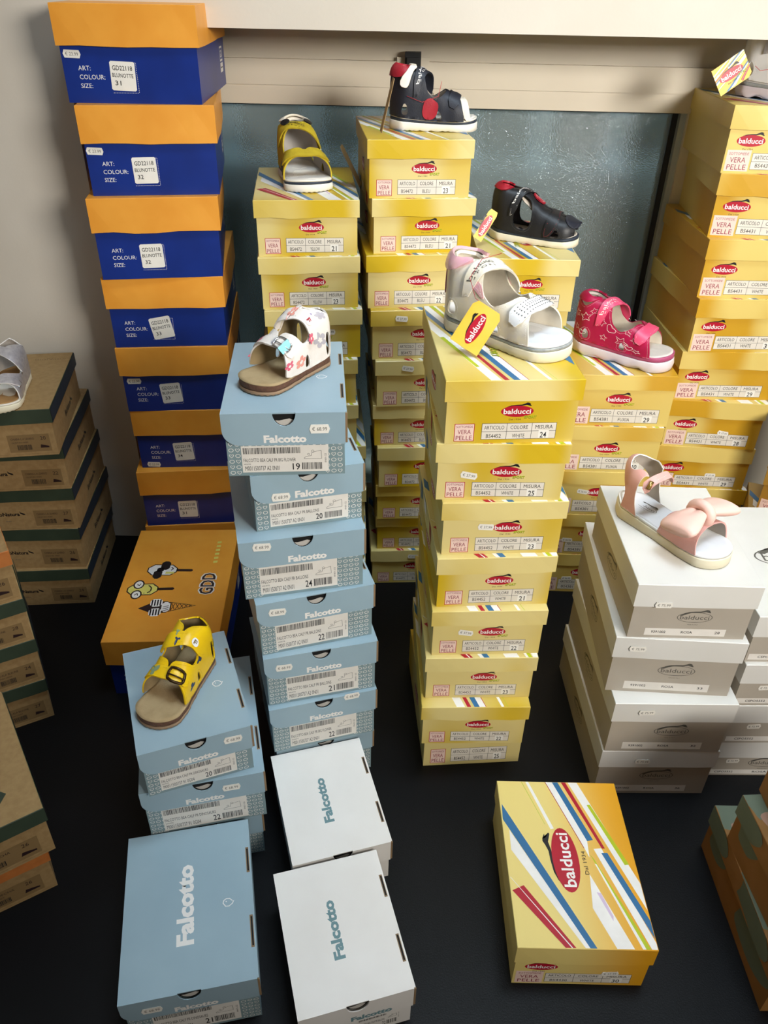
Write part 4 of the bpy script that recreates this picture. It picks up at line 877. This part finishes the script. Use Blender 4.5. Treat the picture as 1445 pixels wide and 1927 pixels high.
    def world_tag(s, corners, th, logo=True, striped=False, cord=None, edge=True, ang=None, mn='tag_yellow'):
        """hang tag given by its corners in the shoe's own space (bottom-left, bottom-right, top-right, top-left)"""
        mb = MB(); A, B, C_, D_ = [Vector(c) for c in corners]; ex = (B - A).normalized(); ey = (D_ - A); ey = (ey - ex * ey.dot(ex)).normalized(); en = ex.cross(ey)
        w_, h_ = (B - A).length, (D_ - A).length
        R = [(w_ * a, h_ * b) for a, b in ((.0, 0), (1, 0), (1, .88), (.88, 1), (.12, 1), (0, .88))]
        poly_pts = [A + ex * x + ey * y for x, y in R]; n = 6
        mb.add(poly_pts + [p + en * th for p in poly_pts], [tuple(range(n))[::-1], tuple(range(n, 2 * n))] + [(i, (i + 1) % n, n + (i + 1) % n, n + i) for i in range(n)], mn)
        f = Face(mb, A + en * th, ex, ey)
        if striped:
            for i, (m_, pl) in enumerate(STRIPES):
                if m_ != 'amber': f.poly([(w_ * (1 - q[0]), h_ * (1 - q[1])) for q in pl], 'ink_' + m_, i)
        if logo: cat_logo(f, w_ * .5, h_ * .47, h_ * .72, None if not striped else 'SPORT', rot=PI / 2, l=25, dal=striped)
        o = mb.build('hang_tag', s.root)
        if cord:
            c = MB(); c.tube([Vector(p) for p in cord[1]], .0004, cord[0], False, 5); c.build('tag_cord', s.root)

def local(shoe, p):
    """world point -> the shoe's own space"""
    r = shoe.root; d = Vector(p) - Vector(r.location); c, s_ = math.cos(-r.rotation_euler[2]), math.sin(-r.rotation_euler[2])
    return Vector((d.x * c - d.y * s_, d.x * s_ + d.y * c, d.z))
ZT = lambda k: BOX[k][0][3] + BOX[k][0][6] + .0006
HS = [(0, .50), (.2, .48), (.34, .48), (.42, .44), (.52, .36), (.62, .295), (.72, .25), (.82, .21), (1, .14)]
HB = [(0, .38), (.2, .43), (.34, .44), (.42, .41), (.52, .34), (.62, .28), (.72, .24), (.82, .22), (1, .14)]

def both(fn):
    fn(1); fn(-1)
def mir(P, sd): return [(sd * a, b) for a, b in P]
QUARTER = [(0, 0), (.85, 0), (.85, 0), (.84, .3), (.79, .65), (.77, .97), (.68, .97), (.655, .64), (.60, .40), (.52, .33), (.455, .42), (.43, .7), (.41, .97), (.33, .97), (.29, .72), (.21, .56), (.1, .60), (0, .68), (-.01, .68), (-.01, 0)]

def sport_sandal(label, loc, ang, z, L, hw, lat, main, lining, insole, sole, strap1, strap2, group=None, txt=None, txtmat='ink_white', extra=None, H=HS, ts=.016, holes=True, wave='tread', rim=None, stitch=None, edge=None, a1=(.30, .42), flip=1, edgef=None, deco=None, sl=.13, tv=-.30):
    l = Last(L, hw, H, ts=ts, lat=lat); s = Shoe(label, loc, ang, z, l)
    s.sole(sole, insole, wave=wave, rim=rim)
    up = MB()
    for sd in (1, -1):
        hl = [mir([(.21, .05), (.28, .05), (.28, .18), (.235, .26)], sd), mir([(.56, .04), (.63, .04), (.615, .17), (.58, .2)], sd)] if holes else ()
        s.panel(up, mir(QUARTER, sd), main, 'st', hl, off=0, th=.0022, lining=lining, edge=edgef or edge, stitch=stitch)
    if deco: deco(s, up)
    up.build('upper', s.root)
    st = MB(); u0, u1 = a1
    s.panel(st, [(u + sl * v, v) for u, v in ((u0 + .02, -.70), (u1 - .01, -.70), (u1 + .01, -.2), (u1, .2), (u1, .66), (u0, .66), (u0, .1))], strap1, 'uv', off=.0028, th=.0022, stitch=stitch, edge=edge, it=1)
    if txt: s.text(st, txt, (u0 + u1) / 2 - .004, tv, .032, .5, txtmat, .0053, flip=flip, bold=.0, sl=sl); s.text(st, 'S P O R T', (u0 + u1) / 2 + .03, tv, .012, .46, txtmat, .0053, flip=flip, bold=0, sl=sl)
    st.build('ankle_strap', s.root)
    st = MB(); s.panel(st, [(.635, -.66), (.745, -.70), (.785, -.2), (.785, .2), (.76, .62), (.66, .66), (.675, .2), (.67, -.2)], strap2, 'uv', off=.0026, th=.0022, stitch=stitch, edge=edge, it=1)
    st.build('toe_strap', s.root)
    for nm, u, v in (('strap_ring', (u0 + u1) / 2 + sl * .66, .62), ('strap_ring', .70, .60)):
        mb = MB(); P = [(u - .05, v), (u + .05, v), (u + .05, v + .05), (u - .05, v + .05)]; s.path(mb, P, 'chrome', 'uv', .0008, .0035, True); mb.build(nm, s.root)
    return s

def collar(s, mname, cream='lining_cream', t0=.58, t1=.76, kmax=.31, name='heel_collar', puff=.0028):
    mb = MB(); P = [(-kmax, t1 + .06), (-.2, t1 - .04), (0, t1), (.2, t1 - .04), (kmax, t1 + .06), (kmax - .01, t1 - .1), (.2, t0), (0, t0), (-.2, t0), (-kmax + .01, t1 - .1)]
    s.panel(mb, P, mname, 'st', off=.0022, th=puff, lining=cream, it=2)
    mb.build(name, s.root)
    mb = MB(); P2 = [(a, b + .03) for a, b in P]; s.panel(mb, P2, cream, 'st', off=-.004, th=.004, it=2); mb.build('collar_lining', s.root)

# 1 yellow and black velcro sandal
s = sport_sandal('mustard yellow and black toddler sandal with two velcro straps, facing the camera', (-.172, 1.492), -74, ZT('B'), .166, .041, 1, 'suede_mustard', 'lining_grey', 'insole_cream',
    [(0, .62, 0, 'rubber_white'), (.62, .8, .001, 'rubber_navy'), (.8, 1.0, .0016, 'rubber_white')], 'suede_mustard', 'suede_mustard', txt='balducci', txtmat='ink_black', H=[(a, b * .84) for a, b in HS], flip=1, tv=-.08)
collar(s, 'lining_cream', t0=.66, t1=.86)
mb = MB()
for sd in (1, -1):
    mb = MB(); s.panel(mb, mir([(.30, .62), (.40, .62), (.385, .80), (.30, .84)], sd), 'leather_black', 'st', off=.0048, th=.002); mb.build('strap_patch', s.root)
    mb = MB(); s.panel(mb, mir([(.40, .0), (.76, .0), (.70, .3), (.5, .2)], sd), 'leather_black', 'st', off=.0024, th=.001); mb.build('side_patch', s.root)
s.world_tag([local(s, (-.0515, 1.372, .7745)), local(s, (-.0495, 1.405, .7745)), local(s, (-.080, 1.418, .834)), local(s, (-.082, 1.385, .834))], .0006, logo=False, cord=None, mn='kraft_label')
# 2 navy, red and white velcro sandal
s = sport_sandal('navy toddler sandal with red and white heel, on the tallest middle stack', (-.004, 1.408), 1.0, ZT('C'), .142, .034, -1, 'leather_navy', 'lining_grey', 'insole_cream',
    [(0, .66, 0, 'rubber_white'), (.66, .84, .001, 'rubber_navy'), (.84, 1.0, .0016, 'rubber_white')], 'leather_navy', 'leather_navy', txt='balducci', H=[(a, b * .98) for a, b in HS], flip=1)
collar(s, 'leather_red', t0=.56, t1=.8, cream='lining_cream')
mb = MB()
for sd in (1, -1):
    mb = MB(); s.panel(mb, mir([(.42, .02), (.56, .02), (.60, .30), (.54, .35), (.44, .28)], sd), 'leather_red', 'st', off=.0024, th=.0012); mb.build('side_patch', s.root)
    mb = MB(); s.panel(mb, mir([(.20, .5), (.27, .42), (.31, .62), (.37, .78), (.32, .84), (.27, .74)], sd), 'leather_white', 'st', off=.0048, th=.0025, edge='lining_cream'); mb.build('strap_patch', s.root)
mb = MB(); s.panel(mb, [(.85, -1), (.91, -1), (.87, -.5), (.83, 0), (.87, .5), (.91, 1), (.85, 1), (.79, .5), (.76, 0), (.79, -.5)], 'lining_cream', 'uv', off=-.001, th=.0026, it=1); mb.build('toe_lining', s.root)
s.world_tag([local(s, (-.016, 1.349, .8608)), local(s, (-.019, 1.374, .8608)), local(s, (-.003, 1.392, .934)), local(s, (.0, 1.367, .934))], .0008, logo=False, mn='kraft_board', cord=('cord_red', [(.026, -.03, .05), (.05, -.032, .042), (.075, -.028, .05), (.08, -.02, .07)]))
# 3 black closed-toe sandal
l = Last(.156, .035, [(a, b * .88) for a, b in HS], ts=.015, lat=-1, spring=.003); s = Shoe('black closed-toe toddler sandal with red tab and red heel', (.1765, 1.4290), -20.0, ZT('D'), l)
s.sole([(0, .68, 0, 'rubber_ivory'), (.68, 1.0, .001, 'rubber_navy')], 'insole_cream', wave='tread')
mb = MB()
for sd in (1, -1):
    s.panel(mb, mir([(-.01, 0), (.96, 0), (.97, .4), (.93, .97), (.60, .97), (.46, .97), (.42, .97), (.33, .97), (.30, .8), (.22, .68), (-.01, .7)], sd), 'leather_black', 'st',
            [mir([(.36, .1), (.50, .06), (.55, .3), (.52, .62), (.43, .66), (.36, .4)], sd), mir([(.72, .06), (.84, .06), (.82, .3), (.74, .4), (.70, .24)], sd)], off=0, th=.0022, lining='leather_black', stitch='ink_grey')
mb.build('upper', s.root)
mb = MB(); s.panel(mb, [(.62, -.95), (.72, -.95), (.80, -.5), (.76, 0), (.78, .5), (.74, .95), (.64, .95), (.68, .4), (.66, 0), (.68, -.4)], 'leather_black', 'uv', off=.0026, th=.0018, stitch='cord_red', it=2); mb.build('vamp_strap', s.root)
mb = MB(); s.panel(mb, [(.86, -.5), (.99, -.6), (.995, 0), (.99, .6), (.86, .5), (.82, 0)], 'leather_navy', 'uv', off=.0024, th=.0014, stitch='ink_grey', it=2); mb.build('toe_cap', s.root)
mb = MB(); s.panel(mb, [(.21, -.72), (.30, -.72), (.40, -.2), (.47, .3), (.50, .6), (.42, .6), (.38, .2), (.31, -.3)], 'leather_black', 'uv', off=.0034, th=.0022, stitch='ink_white', it=1)
s.text(mb, 'balducci', .375, -.30, .026, .5, 'ink_white', .0058, flip=1, bold=0, sl=.2); mb.build('ankle_strap', s.root)
mb = MB(); s.panel(mb, [(.44, -.14), (.56, -.14), (.57, .1), (.56, .14), (.44, .14)], 'leather_red', 'uv', off=.0032, th=.002, stitch='ink_white', it=1); mb.build('red_tab', s.root)
collar(s, 'leather_red', t0=.66, t1=.86, cream='leather_red')
mb = MB(); s.panel(mb, [(.30, -.5), (.62, -.5), (.62, .5), (.30, .5)], 'paper_stuffing', 'uv', off=-.010, th=.004); mb.build('tissue_stuffing', s.root)
s.world_tag([local(s, (.1549, 1.36, .6945)), local(s, (.1408, 1.36, .7031)), local(s, (.1681, 1.372, .7466)), local(s, (.1822, 1.372, .738))][1::-1] + [local(s, (.1822, 1.372, .738)), local(s, (.1681, 1.372, .7466))], .0008)
# 4 white and pink velcro sandal
s = sport_sandal('large white and pearly pink sandal with studded toe strap and yellow hang tag', (.0790, 1.0290), -41.0, ZT('E'), .187, .0405, -1, 'pearl_white', 'lining_cream', 'insole_white',
    [(0, .64, 0, 'rubber_ivory'), (.64, .84, .0008, 'rubber_grey'), (.84, 1.0, .0018, 'patent_white')], 'pearl_white', 'patent_white', txt='balducci', txtmat='ink_grey', stitch='thread_white', ts=.019, flip=1, H=[(a, b * .80) for a, b in HS])
collar(s, 'pearl_pink', t0=.54, t1=.76, cream='lining_cream', kmax=.34, puff=.004)
mb = MB()
for iu in range(5):
    for iv in range(15):
        p = s.l.UV(.672 + .021 * iu, -.50 + .070 * iv, .0050); q = s.l.UV(.672 + .021 * iu, -.485 + .070 * iv, .0050); mb.tube([p, q], .0007, 'ink_grey', False, 5)
mb.build('studs', s.root)
mb = MB()
for sd in (1, -1):
    mb = MB(); s.panel(mb, mir([(.36, .42), (.44, .36), (.50, .34), (.44, .5)], sd), 'pearl_pink', 'st', off=.0024, th=.0012, stitch='thread_white'); mb.build('side_patch', s.root)
    mb = MB(); s.path(mb, mir([(.08, .2), (.14, .3), (.12, .42), (.07, .4), (.09, .3), (.13, .24), (.11, .5)], sd), 'rose_rim', 'st', .0006, .0027); mb.build('embroidery', s.root)
tg = [(.1098, .900, .6826), (.1475, .909, .7240), (.1140, .925, .7430), (.0770, .916, .7010)]
s.world_tag([local(s, (.0766, .915, .6990)), local(s, (.1098, .905, .6812)), local(s, (.1475, .915, .7225)), local(s, (.1128, .925, .7410))], .0008,
            cord=('cord_red', [local(s, p) for p in ((.118, .924, .738), (.105, .93, .745), (.098, .945, .765), (.112, .955, .785), (.135, .955, .792))]))
# 5 fuchsia sandal
def star_deco(s, mb):
    r = random.Random(5)
    for sd in (1, -1):
        for k, t_, q in ((.06, .2, .02), (.05, .5, .022), (.13, .42, .03), (.15, .2, .026), (.22, .15, .022), (.235, .42, .036), (.3, .5, .026), (.38, .35, .03), (.40, .56, .026), (.42, .14, .024), (.47, .3, .03), (.585, .2, .045), (.62, .42, .026), (.66, .14, .026), (.70, .34, .03), (.73, .12, .026), ):
            (s.star if r.random() < .75 else s.heart)(mb, sd * k, t_, q * 1.5, r.uniform(0, 1.2), 'thread_white')
s = sport_sandal('fuchsia sandal with white star outlines and chunky pale sole', (.3480, 1.4090), -32.0, ZT('F'), .188, .0395, -1, 'fuchsia', 'lining_cream', 'insole_cream',
    [(0, .7, 0, 'rubber_pearl'), (.7, 1.0, .0012, 'rose_rim')], 'coral_pink', 'coral_pink', txt='balducci', ts=.026, wave='chunky', stitch='thread_white', holes=True, H=[(a, b * .82) for a, b in HS], flip=1, a1=(.30, .41), deco=star_deco)
collar(s, 'fuchsia', t0=.62, t1=.84, cream='lining_grey', kmax=.33)
# 6 white sandal at the right edge
s = sport_sandal('white sandal with striped hang tag at the top right corner', (.5950, 1.5450), -47.0, ZT('G'), .178, .036, 1, 'patent_white', 'lining_cream', 'insole_white',
    [(0, .62, 0, 'rubber_pearl'), (.62, .82, .0008, 'rubber_grey'), (.82, 1.0, .0018, 'patent_white')], 'silver_foil', 'silver_foil', ts=.024, wave='chunky', stitch='thread_white')
collar(s, 'pearl_white', t0=.6, t1=.84)
s.world_tag([local(s, (.5304, 1.437, .9118)), local(s, (.5882, 1.44, .9359))][0:0] + [local(s, (.5069, 1.437, .9466)), local(s, (.5304, 1.435, .9118)), local(s, (.5882, 1.445, .9399)), local(s, (.5587, 1.447, .9687))], .0008, striped=True,
            cord=('cord_red', [local(s, p) for p in ((.578, 1.445, .955), (.59, 1.45, .948), (.605, 1.455, .95), (.625, 1.465, .958))]))
# 7 pink bow sandal
l = Last(.186, .0365, [(0, .37), (.2, .37), (.34, .31), (.42, .27), (.52, .21), (.62, .17), (.72, .155), (.82, .16), (1, .11)], ts=.018, lift=.007, lat=-1, spring=.004); s = Shoe('pale pink sandal with a large bow over the toes, on the white boxes', (.3510, .9890), -53.5, ZT('K'), l)
s.sole([(0, .78, 0, 'rubber_ivory'), (.78, 1.0, .0012, 'patent_white')], 'insole_white', inset_top=.0045, logo=True, wave=None)
mb = MB()
s.panel(mb, [(-.36, 0), (-.36, 0), (-.31, .3), (-.33, .62), (-.36, .70), (-.30, .70), (-.24, .62), (-.14, .74), (0, .86), (.14, .74), (.24, .62), (.30, .70), (.36, .70), (.33, .62), (.31, .3), (.36, 0), (.36, 0), (.22, 0), (.22, 0), (.24, .3), (.20, .44), (.12, .54), (0, .66), (-.12, .54), (-.20, .44), (-.24, .3), (-.22, 0), (-.22, 0)], 'powder_pink', 'st', off=.0, th=.0018, lining='lining_grey', edge='thread_white', er=.0005, it=2)
mb.build('upper', s.root)
mb = MB(); s.panel(mb, [(.26, -.52), (.33, -.60), (.355, -.3), (.36, 0), (.355, .4), (.345, .56), (.29, .56), (.295, 0), (.285, -.3)], 'powder_pink', 'uv', off=.0030, th=.0018, stitch='thread_white', it=1); mb.build('ankle_strap', s.root)
mb = MB(); P = [s.l.UV(.305, -.36, .0052), s.l.UV(.315, -.50, .0052)]; mb.tube(P, .0036, 'gold', False, 4); mb.build('name_plate', s.root)
mb = MB(); s.panel(mb, [(.50, -1), (.50, -1), (.86, -1), (.86, -1), (.83, -.5), (.80, 0), (.83, .5), (.86, 1), (.86, 1), (.50, 1), (.50, 1), (.54, .5), (.60, 0), (.54, -.5)], 'powder_pink', 'uv', off=.0, th=.0022, lining='lining_grey', stitch='thread_white', it=1); mb.build('vamp', s.root)
# the bow: two pillowed loops and a knot
def pillow(mb, c, ax, ay, az, mname, pinch=.46, n=18, sgn=1):
    vs = []; fs = []
    for i in range(n + 1):
        th = PI * i / n
        for j in range(n * 2):
            ph = PI * j / n; x = -math.cos(th); y, z = math.sin(th) ** .22 * math.cos(ph), math.sin(th) ** .5 * math.sin(ph)
            k = pinch + (1 - pinch) * min(1, max(0, (x * sgn + 1) / 1.7))
            crease = 1 - .35 * math.exp(-(y * 4) ** 2) * max(0, -x * sgn + .4)
            vs.append(Vector(c) + Vector(ax) * x + Vector(ay) * (y * k) + Vector(az) * (z * k * crease))
    m_ = 2 * n
    for i in range(n):
        for j in range(m_): fs.append((i * m_ + j, i * m_ + (j + 1) % m_, (i + 1) * m_ + (j + 1) % m_, (i + 1) * m_ + j))
    mb.add(vs, fs, mname, True)
c0 = s.l.UV(.70, -.04, .015)
mb = MB()
for sd in (1, -1): pillow(mb, c0 + Vector((.001 * sd, sd * .026, -.003)), (.002, sd * .029, -.005), (.029, 0, .006), (-.003, 0, .0125), 'bow_satin')
mb.tube([c0 + Vector((math.cos(a) * .0145, 0, math.sin(a) * .0125 - .001)) for a in [2 * PI * i / 16 for i in range(16)]], .0075, 'bow_satin', True, 10)
mb.build('bow', s.root)
# 8 floral sandal
def cork_sandal(label, loc, ang, z, L, hw, lat, leather, lining, size=None, sticker_=False, stitch='thread_white', buckle='chrome', edge=None, Hm=1.0, deco=None):
    l = Last(L, hw, [(a, b * Hm) for a, b in HB], ts=.013, lift=.003, spring=.002, lat=lat); s = Shoe(label, loc, ang, z, l)
    s.sole([(0, .34, 0, 'rubber_tan'), (.34, .9, .0009, 'cork'), (.9, 1.0, .0002, 'insole_suede')], 'insole_suede', inset_top=.0008, wave='tread', size_text=size)
    mb = MB()
    for sd in (1, -1):
        s.panel(mb, mir([(-.01, 0), (.79, 0), (.78, .3), (.73, .66), (.70, .97), (.61, .97), (.59, .60), (.54, .38), (.47, .36), (.43, .6), (.41, .97), (.33, .97), (.29, .74), (.2, .64), (.1, .72), (-.01, .76)], sd), leather, 'st',
                [mir([(.22, .04), (.27, .04), (.28, .38), (.23, .42)], sd), mir([(.48, .03), (.54, .03), (.53, .2), (.50, .22)], sd)], off=0, th=.002, lining=lining, stitch=stitch, edge=edge)
    if deco: deco(s, mb, 0)
    mb.build('upper', s.root)
    mb = MB(); s.panel(mb, [(.37, -.62), (.48, -.60), (.47, -.2), (.43, .3), (.40, .66), (.29, .68), (.34, 0)], leather, 'uv', off=.0028, th=.002, stitch=stitch, edge=edge, it=1)
    c = (.362, .42); s.blob(mb, c[0], c[1], .03, 1, 'patent_white', 'uv', .0054, 0, ar=2.2); s.text(mb, 'F', c[0], c[1], .03, .06, 'leather_red' if sticker_ else 'gold', .0058)
    if deco: deco(s, mb, 1)
    mb.build('ankle_strap', s.root)
    mb = MB(); s.panel(mb, [(.60, -.7), (.705, -.7), (.725, -.2), (.72, .3), (.70, .6), (.60, .6), (.62, .1)], leather, 'uv', off=.0024, th=.002, stitch=stitch, edge=edge, it=1)
    if deco: deco(s, mb, 2)
    mb.build('toe_strap', s.root)
    v = .25 * lat * -1 if lat < 0 else -.25
    s.buckle(.665, -.3 if lat < 0 else .3, .065, .17, buckle, rad=.0019 if buckle == 'bronze' else .0013, off=.0058)
    return s
def floral(s, mb, w):
    r = random.Random(3); cols = ['petal_coral', 'petal_rose', 'petal_grey', 'petal_lilac', 'petal_coral']
    if w == 0:
        for sd in (1, -1):
            for i, (k, t_, q) in enumerate(((.08, .55, .06), (.16, .30, .06), (.35, .3, .07), (.42, .66, .05), (.60, .2, .06), (.12, .1, .04), (.74, .3, .05), (.3, .62, .05))):
                a = r.uniform(0, 3); s.blob(mb, sd * k, t_, q, 5, cols[i % 5], ang=a, depth=.22); s.blob(mb, sd * k, t_, q * .35, 5, 'petal_grey' if i % 2 else 'leather_white', ang=a, depth=.4, off=.0026)
    P = ((.395, -.02, .06, 'petal_coral', .0052), (.38, -.40, .035, 'petal_lilac', .0052), (.40, .62, .03, 'petal_rose', .0052)) if w == 1 else ((.66, -.42, .04, 'petal_rose', .0048), (.67, .1, .03, 'petal_grey', .0048)) if w == 2 else ()
    for u, v, q, cc, of in P: s.blob(mb, u, v, q, 5, cc, 'uv', off=of, ar=2.0, depth=.22); s.blob(mb, u, v, q * .3, 5, 'leather_white', 'uv', off=of + .0003, ar=2.0)
def dino(s, mb, w):
    if w == 0:
        for sd in (1, -1):
            for k, t_, q, cc in ((.04, .62, .04, 'dino_blue'), (.1, .4, .04, 'dino_green'), (.46, .34, .03, 'dino_blue'), (.64, .22, .035, 'dino_blue'), (.7, .5, .03, 'dino_green'), (.2, .3, .03, 'dino_green')):
                s.blob(mb, sd * k, t_, q, 3, cc, depth=.45, ang=k * 9)
    for u, v, q, cc in ((.41, 0, .028, 'dino_blue'), (.35, -.1, .016, 'dino_green')) if w == 1 else ((.66, -.32, .036, 'dino_green'),) if w == 2 else (): s.blob(mb, u, v, q, 3, cc, 'uv', off=.0052 if w == 1 else .0048, ar=2.6, depth=.45)
s = cork_sandal('white floral-print toddler sandal with cork sole and silver buckle', (-.0812, .9705), -126.5, ZT('Q'), .143, .0325, 1, 'leather_white', 'lining_beige', sticker_=True, deco=floral)
mb = MB(); A = s.l.UV(.60, .46, .006); B_ = s.l.UV(.74, .46, .006); D_ = (s.l.UV(.60, .34, .0085) - A); mb.add([A, B_, B_ + D_, A + D_] + [p + Vector((0, 0, -.0006)) for p in (A, B_, B_ + D_, A + D_)], [(0, 1, 2, 3), (7, 6, 5, 4), (0, 4, 5, 1), (1, 5, 6, 2), (2, 6, 7, 3), (3, 7, 4, 0)], 'sticker_aqua'); mb.build('aqua_sticker', s.root)
# 9 yellow buckle sandal
s = cork_sandal('bright yellow dinosaur-print toddler sandal with dark bronze buckle', (-.2440, .7990), -107.5, ZT('R'), .147, .0325, 1, 'leather_yellow', 'lining_beige', size='20', stitch='thread_ochre', buckle='bronze', deco=dino)
# 10 silver sandal at the left edge
s = sport_sandal('metallic silver sandal with white piping at the left edge', (-.6660, 1.3120), -82.0, ZT('U'), .158, .036, 1, 'silver_foil', 'lining_grey', 'insole_tan',
    [(0, .8, 0, 'rubber_ivory'), (.8, 1.0, .0012, 'rubber_white')], 'silver_foil', 'silver_foil', edge='thread_white', ts=.012, holes=False, H=[(a, b * .74) for a, b in HS])
